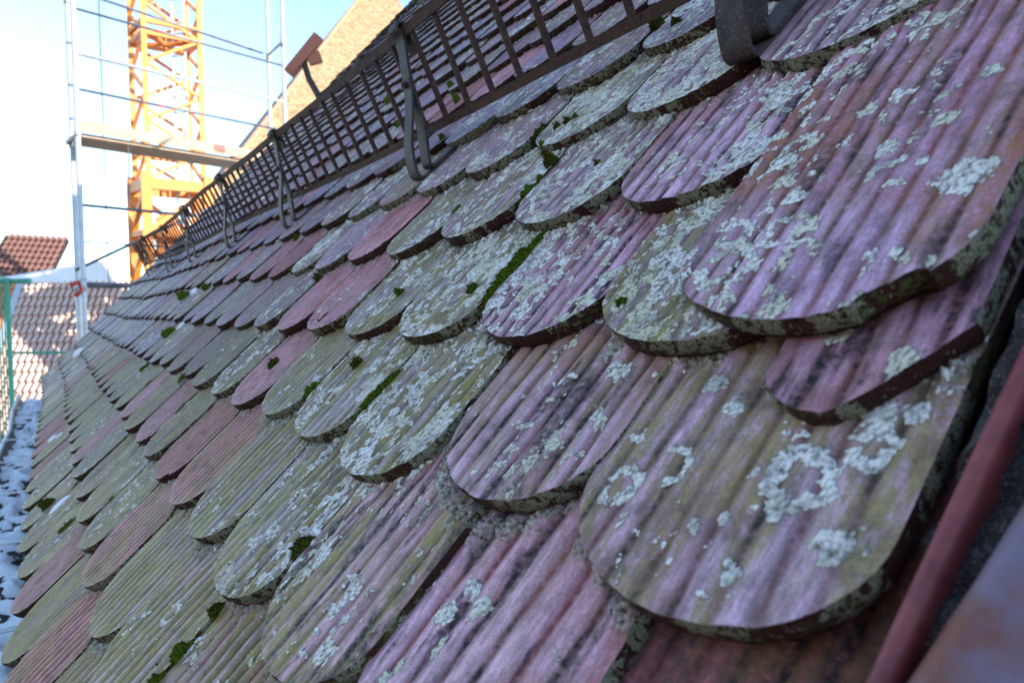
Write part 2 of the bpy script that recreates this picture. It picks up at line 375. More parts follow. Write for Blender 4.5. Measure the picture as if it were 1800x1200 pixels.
    ti[:nx*ny, :3] *= (0.72+0.54*sstep(-0.2, 0.95, prof)*edgefade*np.clip(wear, 0, 1.1)+0.32*(1-edgefade)).reshape(-1, 1)          # worn crests, made paler to paint light on the ribs
    return V, F, dict(mk=mk, mk2=mk2, tint=ti)

LAV = (0.56, 0.375, 0.46); PINK = (0.80, 0.37, 0.41); GREY = (0.51, 0.40, 0.42); PURP = (0.44, 0.275, 0.385); ROSE = (0.60, 0.195, 0.205)
# tiles the photograph shows close up: (row, centre index) -> look
SPEC = {
 (0, -1.0): dict(cov=0.10, alg=0.22, red=0.62, ribs=11, rib_a=.0009, tint=(0.642, 0.405, 0.582), tipcov=0.6, side=-0.8, length=.40, dirt=.22, chips=((0.060, 0.014, 0.010),), rim=0,
     rings=((-0.045, 0.045, .016, .007, .25), (-0.02, 0.075, .012, .006, .3), (0.0, 0.05, .010, .005, .3), (-0.058, 0.075, .010, .005, .35), (0.028, 0.115, .012, .005, .35)),
     blobs=((0.066, 0.105, .014), (-0.03, .105, .008), (-.045, .125, .008), (-.06, .15, .009), (.012, .14, .007), (.04, .16, .007), (.05, .20, .006), (-.02, .19, .007))),
 (1, -1.25): dict(cov=0.0, alg=0.12, red=0.55, ribs=10, rib_a=.0005, tint=(0.543, 0.288, 0.385), half=1, blobs=((-0.022, 0.036, .009),), rings=((-0.035, 0.10, .008, .006, .1), (-0.062, 0.055, .006, .005, .2), (-.066, .085, .006, .005, .2)), dirt=.3),
 (2, -1.0): dict(width=0.174, cov=0.02, alg=0.50, red=0.45, ribs=9, rib_a=.0009, tint=(0.800, 0.523, 0.673), side=0.2, rings=((-0.059, 0.055, .0105, .006, .25), (0.038, 0.083, .0145, .0085, .22), (0.062, .108, .008, .006, .35), (-.035, .075, .010, .004, .4)),
     blobs=((0.066, 0.056, .0095), (0.015, .082, .004), (.058, .122, .009), (-.07, .09, .006), (.0, .045, .004), (.012, .055, .004), (-.02, .12, .007), (-.04, .135, .009), (.03, .03, .006), (.072, .13, .006), (.035, .062, .004), (-.005, .14, .006)), dirt=.12, green=.1),
 (1, -0.5): dict(cov=0.52, alg=0.65, red=0.2, rib_a=.0005, tint=GREY, green=.5),
 (1, 0.5): dict(cov=0.34, alg=0.10, red=0.45, ribs=10, rib_a=.0012, tint=(0.800, 0.470, 0.594), side=-0.9, tipcov=.3, dirt=.30, clean_edge=.55),
 (1, 1.5): dict(cov=0.52, alg=0.65, red=0.15, rib_a=.0008, tint=GREY, side=.2),
 (1, 2.5): dict(cov=0.24, alg=0.85, red=0.12, rib_a=.0009, tint=GREY, side=-.2, tipcov=-.8),
 (1, 3.5): dict(cov=0.05, alg=0.08, red=0.55, ribs=13, rib_a=.0011, tint=PINK, dirt=.04),
 (1, 4.5): dict(cov=0.0, alg=0.10, red=0.60, ribs=13, rib_a=.0012, tint=PINK, dirt=.04, clean_edge=.9),
 (0, 0.0): dict(cov=0.24, alg=0.10, red=0.50, ribs=9, rib_a=.0011, tint=(0.800, 0.502, 0.650), side=1.6, dirt=.28, rim=.5),
 (0, 1.0): dict(cov=0.40, alg=0.32, red=0.25, rib_a=.0009, tint=LAV, side=.5),
 (0, 2.0): dict(cov=0.34, alg=0.55, red=0.20, rib_a=.0008, tint=LAV, side=.5),
 (0, 3.0): dict(cov=0.18, alg=0.8, red=0.15, rib_a=.0008, tint=GREY),
 (0, 4.0): dict(cov=0.0, alg=0.10, red=0.62, ribs=14, rib_a=.0011, tint=PINK, dirt=.05, clean_edge=.9),
 (-1, -0.5): dict(cov=0.34, alg=0.15, red=0.35, rib_a=.0009, tint=(0.575, 0.355, 0.454), side=2.2, thick=.020, clean_edge=-.4, dirt=.25, rings=((0.0, .03, .05, .006, .1),)),
 (-1, 0.5): dict(cov=0.60, alg=0.20, red=0.3, rib_a=.0006, tint=LAV),
 (-1, 1.5): dict(cov=0.54, alg=0.35, red=0.15, rib_a=.0006, tint=GREY, green=.6),
 (-1, 2.5): dict(cov=0.20, alg=0.15, red=0.30, rib_a=.0010, tint=LAV, clean_edge=.3),
 (-1, 3.5): dict(cov=0.18, alg=0.20, red=0.30, rib_a=.0010, tint=LAV),
 (2, 0.0): dict(cov=0.05, alg=0.36, red=0.52, ribs=9, rib_a=.0015, tint=(0.800, 0.502, 0.623), dirt=.28, blobs=((0.035, .055, .012), (.03, .035, .009), (.018, .025, .006), (.05, .12, .010), (.03, .14, .009), (.06, .08, .006))),
 (2, 1.0): dict(cov=0.42, alg=0.80, red=0.15, ribs=9, rib_a=.0010, tint=GREY, side=.3),
 (2, 2.0): dict(cov=0.24, alg=0.85, red=0.12, rib_a=.0009, tint=GREY),
 (2, 3.0): dict(cov=0.06, alg=0.85, red=0.15, rib_a=.0010, tint=GREY),
 (2, 4.0): dict(cov=0.0, alg=0.25, red=0.60, ribs=13, rib_a=.0012, tint=PINK, dirt=.03, clean_edge=.9),
 (4, -1.0): dict(cov=0.0, alg=.3, red=.8, tint=ROSE, length=.44), (4, 0.0): dict(cov=.05, alg=.6, red=.5, tint=LAV, length=.40),
 (3, -0.5): dict(width=.166, cov=0.015, alg=0.12, red=0.62, ribs=8, rib_a=.0014, tint=(0.800, 0.493, 0.592), dirt=.30, blobs=((-.045, .10, .008), (-.035, .12, .007), (-.02, .115, .0075), (-.03, .085, .006), (-.055, .05, .007), (-.04, .035, .006), (-.05, .06, .006), (-.01, .06, .004), (.0, .02, .006), (-.02, .03, .007))),
 (3, 0.5): dict(cov=0.14, alg=0.75, red=0.42, ribs=9, rib_a=.0008, tint=(0.702, 0.402, 0.479), side=-.9, dirt=.3, tipcov=-.5),
 (3, 1.5): dict(cov=0.24, alg=0.85, red=0.12, rib_a=.0010, tint=GREY, side=.8),
 (3, 2.5): dict(cov=0.02, alg=0.95, red=0.15, rib_a=.0011, tint=GREY),
 (3, 3.5): dict(cov=0.0, alg=0.40, red=0.62, rib_a=.0012, tint=ROSE),
 (4, 2.0): dict(cov=0.03, alg=0.90, red=0.35, rib_a=.0012, tint=GREY, rings=((0.0, .10, .009, .005, .2),)),
 (4, 1.0): dict(cov=0.03, alg=0.70, red=0.55, rib_a=.0012, tint=LAV, rings=((-.02, .09, .008, .005, .2),)),
 (4, 3.0): dict(cov=0.0, alg=0.95, red=0.2, rib_a=.0012, tint=GREY), (4, 4.0): dict(cov=0.0, alg=0.45, red=0.62, tint=ROSE, rib_a=.0012),
 (5, 3.5): dict(cov=0.0, alg=0.40, red=0.75, tint=ROSE, rib_a=.0012), (5, 2.5): dict(cov=0.01, alg=0.70, red=0.45, tint=GREY, rib_a=.0012),
}
# shifts of single tiles (du, dv, dz, rotation, tilt change)
SHIFT = {(0, -1.0): (-0.012, -0.146, 0.0165, R_(-1.0), 0.035), (2, -1.0): (-0.005, 0.004, 0.0, R_(0.3), 0), (3, -0.5): (-.012, .004, 0, 0, 0), (1, -1.25): (-.009, -0.034, 0.0, R_(1.5), 0), (2, 0.0): (0.004, 0.020, 0, R_(0.8), 0), (-1, -0.5): (-.012, -.003, .003, R_(.5), 0)}

cam_inv = cam.matrix_world.inverted()
roofM = Matrix.Rotation(PITCH, 4, 'X')
def px(u, v, z=0.0):
    c = cam_inv @ (roofM @ Vector((u, v, z)))
    if c.z > -0.05: return None
    return 512 + 665.6*c.x/-c.z, 341 - 665.6*c.y/-c.z, -c.z

rnd = random.Random(7)
cand = []
for j in range(-36, 6):
    off = 0.0 if j % 2 == 0 else 0.5
    k = -1
    while True:
        ic = k+off; k += 1
        if ic-0.5 > I_FAR-0.3: break
        if ic < -1.01 : continue
        cand.append((j, ic))
    if j % 2: cand.append((j, -1.25))
tiles = []
for (j, ic) in cand:
    u = -ic*W; v = -j*EXP; z = float(lift(u))
    p = px(u, v+0.06, z)
    if p is None: vis_, size = False, 0
    else:
        vis_ = (-150 < p[0] < 1180 and -150 < p[1] < 830) or (j, ic) in SPEC
        size = 665.6*0.18/p[2]
    tiles.append((vis_, size, j, ic, u, v, z, p))
tiles.sort(key=lambda t: (-t[0], -t[1]))

def look(j, ic, rg):
    """how weathered a tile is, and how dim its light is painted, by place"""
    near = max(0.0, 1-abs(ic)/9.0); low = min(1.0, max(0.0, (j-0.2)/3.0))*(1-0.75*min(1, max(0, (ic-6)/9)))
    if j >= 3 or (j >= 1 and ic > 5): cov = max(0, rg.gauss(0.03, 0.04))
    elif j < -2: cov = max(0, rg.gauss(0.06, 0.06))
    else: cov = min(0.5, max(0, rg.gauss(0.08+0.20*near*(1-low), 0.10)))
    a = min(1, max(0.04, rg.gauss(0.18+0.80*low, 0.15)))
    d = dict(cov=cov, alg=a, red=min(.8, max(.05, rg.gauss(0.25, 0.15))), ribs=rg.choice((9, 10, 10, 11, 13)), rib_a=rg.uniform(.0008, .0012),
             tint=rg.choice((LAV, LAV, GREY, PURP, (0.44, 0.34, 0.47))), side=rg.uniform(-.6, .6), dirt=rg.uniform(.05, .25), tipcov=rg.uniform(-.4, .4), clean_edge=rg.uniform(0, .6))
    if ic > 6 or j < -2: d['clean_edge'] = .75
    elif j >= 2: d['clean_edge'] = .45
    if low > 0.3: d['tint'] = rg.choice(((0.24, 0.135, 0.13), (0.21, 0.115, 0.125), (0.23, 0.155, 0.165), (0.29, 0.105, 0.11)))  # low rows get darker tints, painting the dimmer light there
    if rg.random() < 0.3: d['chips'] = ((rg.uniform(-.07, .07), rg.uniform(.006, .016), rg.uniform(.002, .007)),)
    d['sag'] = SAG*rg.uniform(.92, 1.08)
    if rg.random() < 0.17: d.update(cov=0.0, alg=0.12+0.25*low, red=0.6, ribs=13, rib_a=.0014, tint=PINK if rg.random() < .6 else ROSE, dirt=.04, clean_edge=.9)
    if ic > 5 or j < -3: d['tint'] = tuple(x*.72 for x in d['tint'])  # tint darkened again for far and upper rows
    return d

# shared meshes for the smaller tiles, by zone
pool = {}
def pooled(zone, kk):
    key = (zone, kk)
    if key not in pool:
        rg = random.Random(hash(key) & 0xffff if False else zone*100+kk+3)
        j, ic = ((-4, 8), (1, 9), (4, 8))[zone]
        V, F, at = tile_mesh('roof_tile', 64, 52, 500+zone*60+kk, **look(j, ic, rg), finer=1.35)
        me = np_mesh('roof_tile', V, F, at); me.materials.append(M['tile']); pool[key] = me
    return pool[key]

SV, SF, SA, sn = [], [], {'mk': [], 'mk2': [], 'tint': []}, 0
lowpool = {}
count = 0; tri = 0
for (vis_, size, j, ic, u, v, z, p) in tiles:
    rg = random.Random((j*977+int(ic*4)*131) & 0xfffff)
    du, dv, dz, rot, tl = rg.gauss(0, .0016), rg.gauss(0, .0035), rg.uniform(.0015, .0055)+(.0025 if ic > 5 else 0), R_(rg.gauss(0, .6)), rg.gauss(0, .004)
    if (j, ic) in SHIFT: du, dv, dz, rot, tl = SHIFT[(j, ic)]
    elif j == -1 and ic < 6: du -= 0.012
    slope = float((lift(u-0.01)-lift(u+0.01))/-0.02)
    Mx = Matrix.Translation((u+du, v+dv, z+dz)) @ Matrix.Rotation(-math.atan(slope) if abs(slope) > 1e-6 else 0, 4, 'Y') @ Matrix.Rotation(rot, 4, 'Z') @ Matrix.Rotation(tl, 4, 'X')
    if ic == -1.25: Mx = Matrix.Translation((0, 0, 0)) @ Matrix.Translation((-0.25*W, 0, 0)).inverted() @ Mx if False else Matrix.Translation((1.5*W+du, v+dv, z+dz)) @ Matrix.Rotation(rot, 4, 'Z')
    if (j, ic) == (3, -1.25): continue
    if vis_ and count < 300:
        if (j, ic) in SPEC or size > 62 or ic == -1.25:
            d = dict(SPEC[(j, ic)]) if (j, ic) in SPEC else look(j, ic, rg)
            if ic == -1.25: d['half'] = 1
            nx = int(min(190, max(36, size*0.75))); ny = int(nx*1.15)
            if d.get('half'): nx = nx//2+6
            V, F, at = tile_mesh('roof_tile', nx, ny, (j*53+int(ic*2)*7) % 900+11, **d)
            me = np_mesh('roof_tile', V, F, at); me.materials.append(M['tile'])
        else:
            zone = 0 if j < 0 else (1 if j < 3 else 2)
            me = pooled(zone, rg.randrange(9))
        o = obj('roof_tile', me, None, roof); o.matrix_local = Mx
        count += 1; tri += len(me.polygons)*2
    else:
        zone = 0 if j < 0 else (1 if j < 3 else 2); kk = rg.randrange(8); key = (zone, kk)
        if ic == -1.25: continue
        if key not in lowpool:
            rg2 = random.Random(zone*71+kk); jj, ii = ((-6, 14), (1, 14), (4, 14))[zone]
            d = look(jj, ii, rg2); d['finer'] = 3
            lowpool[key] = tile_mesh('t', 15, 7, 900+zone*50+kk, **d)
        V, F, at = lowpool[key]
        A = np.array(Mx); Vt = V @ A[:3, :3].T + A[:3, 3]
        SV.append(Vt); SF.append(F+sn); sn += len(V)
        for k_ in SA: SA[k_].append(at[k_] if k_ != 'tint' else at[k_]*np.array([*(np.array([1, 1, 1])*rg.uniform(.82, 1.15)), 1]))
# unseen tiles added right of the flashing to keep the sun off the roof
for j in range(-14, 5):
    for k in range(0, 14):
        ic = -5.0-k+(0.5 if j % 2 else 0)
        V, F, at = lowpool[(0, (k+j) % 8)] if (0, (k+j) % 8) in lowpool else next(iter(lowpool.values()))
        SV.append(V+np.array([-ic*W, -j*EXP, 0])); SF.append(F+sn); sn += len(V)
        for k_ in SA: SA[k_].append(at[k_])
me = np_mesh('distant_roof_tiles', np.concatenate(SV), np.concatenate(SF), {k_: np.concatenate(a) for k_, a in SA.items()})
tag(obj('distant_roof_tiles', me, M['tile'], roof), kind='stuff')

# boarding under the tiles
mb = MB(); xs = np.linspace(-I_FAR*W+0.03, 3.4, 40)  # also runs on unseen past the flashing to block the sun
for a, b in zip(xs[:-1], xs[1:]):
    za, zb = float(lift(a))-0.062, float(lift(b))-0.062
    mb.add([(a, -5.15*EXP+.06, za), (b, -5.15*EXP+.06, zb), (b, 5.5, zb), (a, 5.5, za), (a, -5.15*EXP+.06, za-.05), (b, -5.15*EXP+.06, zb-.05), (b, 5.5, zb-.05), (a, 5.5, za-.05)],
           [(0, 1, 2, 3), (4, 7, 6, 5), (0, 4, 5, 1)])
mb.build('roof_boarding', M['board'], roof)

def surf_z(u, v):
    i = -u/W
    for j in range(-36, 7):
        off = 0.0 if j % 2 == 0 else .5
        ic = round(i-off)+off
        yl = v+j*EXP
        if yl >= float(arc_y(u+ic*W)): return float(lift(u))-TILT*yl
    return float(lift(u))-.02

# ------------------------------------------------------------------ moss
def moss_mesh(ln, wd, ht, seed, tufts=True):
    rg = np.random.default_rng(seed); nu, nv = 44, 16
    V = []; F = []
    for a in range(nv+1):
        el = a/nv*math.pi/2
        for b in range(nu):
            th = 2*math.pi*b/nu
            V.append((math.cos(th)*math.cos(el), math.sin(th)*math.cos(el), math.sin(el)))
    V = np.array(V); asp = max(2.2, ln/wd*1.3)
    n = fbm(V[:, 0]*2.2+seed, V[:, 1]*asp+V[:, 2]*2, seed, 2) + 0.45*(worley(V[:, 0]*5+seed, V[:, 1]*asp*2.2+V[:, 2]*4, seed+9)[0]*-1+0.45)
    sc = 0.50+1.0*n; P = V*sc[:, None]*np.array([wd/2, ln/2, ht])
    P[:, 0] *= (1-0.25*(V[:, 1] < 0)*np.abs(V[:, 1]))                       # narrower downhill
    P[:, 2] -= 0.0015
    F = [(a*nu+b, a*nu+(b+1) % nu, (a+1)*nu+(b+1) % nu, (a+1)*nu+b) for a in range(nv) for b in range(nu)]
    Vl = [tuple(x) for x in P]
    if tufts:
        area = (ln*1000)*(wd*1000); nt_ = int(min(2600, max(60, area*2.2)))
        for _ in range(nt_):
            th = rg.uniform(0, 2*math.pi); el = math.asin(rg.uniform(0.0, 1.0))
            d = np.array([math.cos(th)*math.cos(el), math.sin(th)*math.cos(el), math.sin(el)])
            k = 0.50+1.0*float(n[min(len(n)-1, int(round(el/(math.pi/2)*nv))*nu+int(th/(2*math.pi)*nu) % nu)])
            p = d*k*np.array([wd/2, ln/2, ht]); p[0] *= (1-0.25*(d[1] < 0)*abs(d[1])); p[2] -= .0015
            nn = d/np.array([wd/2, ln/2, ht]); nn /= np.linalg.norm(nn); nn = nn+rg.normal(0, .35, 3); nn /= np.linalg.norm(nn)
            t = np.cross(nn, rg.normal(0, 1, 3)); t /= np.linalg.norm(t); b_ = np.cross(nn, t); hgt = rg.uniform(.0009, .0022); w_ = .00042
            n0 = len(Vl)
            for q_ in range(3):
                an = 2*math.pi*q_/3; Vl.append(tuple(p+(t*math.cos(an)+b_*math.sin(an))*w_-nn*.0004))
            Vl.append(tuple(p+nn*hgt))
            F += [(n0, n0+1, n0+3), (n0+1, n0+2, n0+3), (n0+2, n0, n0+3)]
    me = bpy.data.meshes.new('moss_cushion'); me.from_pydata(Vl, [], F); me.update()
    return me
def moss(u, v, ln, wd, ht, rot=0, dark=False, tufts=True):
    me = moss_mesh(ln, wd, ht, int(abs(u*1000)+abs(v*777)) % 999, tufts)
    o = obj('moss_cushion', me, M['moss_dark' if dark else 'moss'], roof)
    o.location = (u, v, surf_z(u, v)+0.0005); o.rotation_euler = (-TILT, 0, R_(rot))
    return o
MOSS = [(-.262, .395, .018, .026, .012, 0, 1), (-.215, .372, .014, .016, .008, 0, 1), (-.1795, -.056, .098, .0105, .008, -1, 0), (-.424, -.080, .014, .014, .007, 0, 0), (-.228, -.086, .015, .014, .007, 0, 0), (-.357, -.112, .022, .009, .008, 0, 1),  # first two dark cushions stand in for a clump of twigs
        (-.385, -.198, .016, .015, .010, 0, 1), (-.269, -.232, .062, .008, .006, 0, 0), (-.449, -.250, .022, .011, .008, 0, 0), (-.450, -.205, .075, .005, .004, 0, 0),
        (-.450, .074, .026, .007, .006, 0, 0), (-.165, .096, .010, .009, .005, 0, 0), (-.372, .215, .045, .008, .007, 0, 1), (-.325, .206, .012, .011, .007, 0, 1), (-.309, .214, .011, .012, .008, 0, 1),
        (-.299, .220, .009, .009, .006, 0, 0), (-.337, .172, .010, .009, .006, 0, 0), (-.320, .168, .010, .009, .006, 0, 0), (-.276, .128, .022, .018, .014, 0, 1), (-.270, .072, .030, .010, .007, 0, 0), (-.272, .100, .016, .007, .006, 0, 0),
        (.029, -.118, .012, .010, .006, 0, 0), (.000, -.06, .05, .004, .003, 0, 1), (-.1795, -.389, .030, .013, .013, 0, 1), (-.1795, -.34, .045, .005, .004, 0, 1), (-.271, -.555, .030, .009, .008, 0, 0), (-.270, -.523, .030, .011, .010, 0, 0), (-.272, -.482, .024, .011, .010, 0, 1), (-.290, -.545, .012, .006, .006, 20, 1),
        (-1.478, -.702, .045, .022, .018, 0, 1), (-1.171, -.658, .055, .012, .010, 0, 0), (-2.395, -.041, .060, .024, .024, 0, 0), (-2.10, -.004, .032, .022, .02, 0, 0), (-1.99, -.204, .06, .022, .016, 0, 0), (-1.895, -.33, .06, .02, .014, 0, 0),
        (-1.08, -.346, .09, .010, .008, 0, 0), (-.3600, -.372, .085, .005, .004, 0, 0), (-.540, -.43, .05, .006, .005, 0, 1), (-.72, .47, .05, .008, .007, 0, 0), (-.39, .31, .03, .007, .006, 0, 0),
        (-.63, -.13, .05, .006, .005, 0, 1), (-.81, -.28, .06, .007, .006, 0, 1), (-.72, -.22, .03, .012, .008, 0, 1), (-1.26, -.30, .05, .009, .007, 0, 0), (-1.35, -.49, .06, .009, .007, 0, 0), (-1.62, -.36, .05, .01, .008, 0, 1), (-.99, -.55, .05, .007, .006, 0, 0),
        (-.90, -.02, .025, .02, .012, 0, 1), (-1.17, .02, .02, .018, .012, 0, 0), (-1.44, .16, .03, .012, .01, 0, 0), (-.97, .53, .03, .02, .016, 0, 0), (-1.15, .66, .025, .02, .014, 0, 0), (-1.4, .6, .03, .02, .016, 0, 0), (-1.9, .9, .04, .022, .018, 0, 0), (-.84, .36, .02, .015, .01, 0, 0)]
for (u, v, ln, wd, ht, rt, dk) in MOSS: moss(u, v, ln*(.75 if u < -.5 or v < -.3 else 1), wd*(.62 if u < -.5 else (.55 if v < -.3 else .72)), ht*(1.5 if v > -.3 else 1.1), rt, bool(dk))

def snow_blob(u, v, a, b, h, seed):
    n = 14; V = []; F = []
    for k in range(5):
        el = k/4*math.pi/2
        for q_ in range(n):
            th = 2*math.pi*q_/n; rr = 0.75+0.5*float(vnoise(np.array([math.cos(th)*1.5+seed]), np.array([math.sin(th)*1.5+k*.4]), seed)[0])
            V.append((math.cos(th)*math.cos(el)*a/2*rr, math.sin(th)*math.cos(el)*b/2*rr, math.sin(el)*h-.001))
    for k in range(4):
        for q_ in range(n): F.append((k*n+q_, k*n+(q_+1) % n, (k+1)*n+(q_+1) % n, (k+1)*n+q_))
    me = bpy.data.meshes.new('snow_patch'); me.from_pydata(V, [], F); me.update(); me.polygons.foreach_set('use_smooth', np.ones(len(F), dtype=bool))
    o = obj('snow_patch', me, M['snow'], roof); o.location = (u, v, surf_z(u, v)); o.rotation_euler = (-TILT, 0, 0)
for k, (u, v, a, b, h) in enumerate([(-2.33, .0, .05, .07, .02), (-2.07, .03, .05, .06, .018), (-1.96, -.16, .03, .06, .014), (-1.40, -.672, .018, .07, .012), (-.1795, -.372, .006, .007, .013), (-2.40, -.69, .04, .05, .012), (-2.34, -.665, .03, .04, .01), (-4.6, -.46, .09, .09, .03), (-1.13, -.62, .012, .015, .014), (-3.0, -.35, .05, .05, .01), (-1.52, .45, .05, .03, .01), (-2.9, .6, .06, .04, .015)]):
    snow_blob(u, v, a, b, h, k+3)

# ------------------------------------------------------------------ verge: painted flashing bar, leaf mould, rusting sheet
fl = empty('verge_flashing', (0, 0, 0), (PITCH, 0, 0)); tag(fl, 'red-brown painted metal strip running down the right edge of the roof', 'flashing')
bm = bmesh.new(); prof = []
for k in range(9):
    a = math.pi*k/8; prof.append((0.2672-math.cos(a)*0.0042, -0.0055+math.sin(a)*0.004))
prof = [(0.2630, -0.02)] + prof + [(0.2714, -0.02)]
ys = np.linspace(-0.86, 1.6, 120); V = []; F = []
for y in ys:
    wob = 0.0006*math.sin(y*9)+0.012+0.07*(min(y, 0.5)+0.228)
    V += [(x+wob, y, z) for x, z in prof]
n = len(prof)
for a in range(len(ys)-1):
    for b in range(n-1): F.append((a*n+b, a*n+b+1, (a+1)*n+b+1, (a+1)*n+b))
F.append(tuple(range(n)))
me = bpy.data.meshes.new('strip'); me.from_pydata(V, [], F); me.update(); me.polygons.foreach_set('use_smooth', np.ones(len(F), dtype=bool))
bm.free(); obj('strip', me, M['redpaint'], fl)
for y in (-.62, -.34, -.13, .10, .36):
    mb = MB(); xo = 0.2672+0.012+0.07*(y+0.228); mb.tube([(xo, y, -.003), (xo, y, .0005)], .0026, 10); mb.build('screw', M['zincbrown'], fl)
# sheet metal to the right of it
sh = empty('sheet_metal_apron', (0, 0, 0), (PITCH, 0, 0)); tag(sh, 'rust-stained grey metal sheet in the bottom right corner', 'metal sheet')
nx_, ny_ = 26, 60; V = []; F = []
for b in range(ny_+1):
    y = -0.86+2.46*b/ny_
    xe = 0.2990+0.20*(min(max(y, -0.4), 0.3)+0.21)
    for a in range(nx_+1):
        t = a/nx_; x = xe+(0.86-xe)*t**1.6
        z = 0.006-0.018*math.exp(-t*40)*0.4+0.010*float(fbm(np.array([x/0.09]), np.array([y/0.11]), 5, 2)[0]-0.5)
        V.append((x, y, z))
for b in range(ny_):
    for a in range(nx_): k = b*(nx_+1)+a; F.append((k, k+1, k+nx_+2, k+nx_+1))
n0 = len(V)
for b in range(ny_+1): x, y, z = V[b*(nx_+1)]; V.append((x+0.001, y, z-0.03))
for b in range(ny_): F.append((b*(nx_+1), (b+1)*(nx_+1), n0+b+1, n0+b))
me = bpy.data.meshes.new('sheet'); me.from_pydata(V, [], F); me.update(); me.polygons.foreach_set('use_smooth', np.ones(len(F), dtype=bool))
obj('sheet', me, M['sheet'], sh)
# mould and crumbs in the groove between
V = []; F = []
for b in range(160):
    y = -0.8+1.6*b/159
    for a in range(14):
        x = 0.27+0.11*a/13
        V.append((x, y, -0.024+0.022*float(fbm(np.array([x/0.008]), np.array([y/0.008]), 9, 3)[0])))
for b in range(159):
    for a in range(13): k = b*14+a; F.append((k, k+1, k+15, k+14))
me = bpy.data.meshes.new('leaf_mould'); me.from_pydata(V, [], F); me.update()
o = obj('leaf_mould', me, M['debris']); o.rotation_euler = (PITCH, 0, 0); tag(o, 'dark leaf mould and grit in the groove beside the painted strip', 'debris', kind='stuff')

# ------------------------------------------------------------------ snow guard
sg = empty('snow_guard', (0, 0, 0), (PITCH, 0, 0)); tag(sg, 'rusty iron snow guard of upright bars standing across the roof', 'snow guard')
BY, BZ, GH = 0.318, 0.040, 0.172; gd = Vector((0, 0.391, 0.920)); gn = Vector((0, 0.920, -0.391))
U0, U1 = 0.30, -I_FAR*W+0.12
def rail(name, h, wob, tall, thick, mat):
    us = np.linspace(U0, U1, 120); V = []; F = []
    for u in us:
        c = Vector((u, BY, BZ+float(lift(u)))) + gd*h + gd*(wob*(math.sin(u*4.3+0.6)+0.5*math.sin(u*11))) + gn*(wob*1.3*math.sin(u*5.1+2))
        for sx, sy in ((-1, -1), (-1, 1), (1, 1), (1, -1)): V.append(c + gd*(sx*tall/2) + gn*(sy*thick/2))
    for a in range(len(us)-1):
        for b in range(4): F.append((a*4+b, a*4+(b+1) % 4, (a+1)*4+(b+1) % 4, (a+1)*4+b))
    F += [(0, 1, 2, 3), ((len(us)-1)*4+3, (len(us)-1)*4+2, (len(us)-1)*4+1, (len(us)-1)*4)]
    me = bpy.data.meshes.new(name); me.from_pydata([tuple(v) for v in V], [], F); me.update()
    return obj(name, me, mat, sg)
rail('top_rail', GH, 0.0020, 0.017, 0.006, M['rust'])
rail('bottom_rail', 0.0, 0.0008, 0.014, 0.010, M['rust'])
mb = MB(); mb.bar((0, 0, 0), gd*GH, 0.0085, 0.0085, up=(1, 0, 0)); bar0 = None
u = U0-0.03; k = 0
rg = random.Random(3)
while u > U1:
    if bar0 is None: o = bar0 = mb.build('upright_bar', M['rust'], sg, bevel=0.0012)
    else: o = bar0.copy(); col.objects.link(o)
    o.location = (u+rg.gauss(0, .0015), BY-0.0005, BZ+float(lift(u))); o.rotation_euler = (rg.gauss(0, .006), rg.gauss(0, .012), 0)
    u -= 0.0815; k += 1
def smooth_path(P, n=6):
    out = []
    P = [Vector(p) for p in P]
    for a in range(len(P)-1):
        p0, p1, p2, p3 = P[max(a-1, 0)], P[a], P[a+1], P[min(a+2, len(P)-1)]
        for k in range(n):
            t = k/n
            out.append(0.5*((2*p1)+(p2-p0)*t+(2*p0-5*p1+4*p2-p3)*t*t+(-p0+3*p1-3*p2+p3)*t**3))
    out.append(P[-1]); return out
def strap(name, yz, wd, th, parent, mat):
    P = smooth_path([(0, y, z) for y, z in yz]); V = []; F = []
    for a, p in enumerate(P):
        d = (P[min(a+1, len(P)-1)]-P[max(a-1, 0)]).normalized(); nn = Vector((0, -d.z, d.y))
        c_ = 0.0009
        for sx, sn_ in ((-wd/2, -th/2+c_), (-wd/2, th/2-c_), (-wd/2+c_, th/2), (wd/2-c_, th/2), (wd/2, th/2-c_), (wd/2, -th/2+c_), (wd/2-c_, -th/2), (-wd/2+c_, -th/2)):
            V.append(p+Vector((sx, 0, 0))+nn*sn_)
    for a in range(len(P)-1):
        for b in range(8): F.append((a*8+b, a*8+(b+1) % 8, (a+1)*8+(b+1) % 8, (a+1)*8+b))
    F += [tuple(range(7, -1, -1)), tuple((len(P)-1)*8+b for b in range(8))]
    me = bpy.data.meshes.new(name); me.from_pydata([tuple(v) for v in V], [], F); me.update()
    return obj(name, me, mat, parent)
tx, tz = BY+gd.y*GH, BZ+gd.z*GH
back = [(.40, -.012), (.30, -.006), (.258, -.002), (.244, .004), (.250, .018), (BY-.030, BZ+.022), (BY+.018, BZ+.10), (tx-.012, tz-.012), (tx-.008, tz+.012), (tx+.004, tz+.016), (tx+.011, tz+.006), (tx+.004, tz-.022), (tx-.004, tz-.042)]
front = [(BY+.012, BZ+.098), (BY-.002, BZ+.078), (BY-.026, BZ+.056), (BY-.052, BZ+.036), (BY-.082, BZ+.010), (BY-.104, BZ-.018), (BY-.108, BZ-.034), (BY-.090, BZ-.044), (BY-.05, BZ-.048), (BY+.02, BZ-.052)]
br0 = None
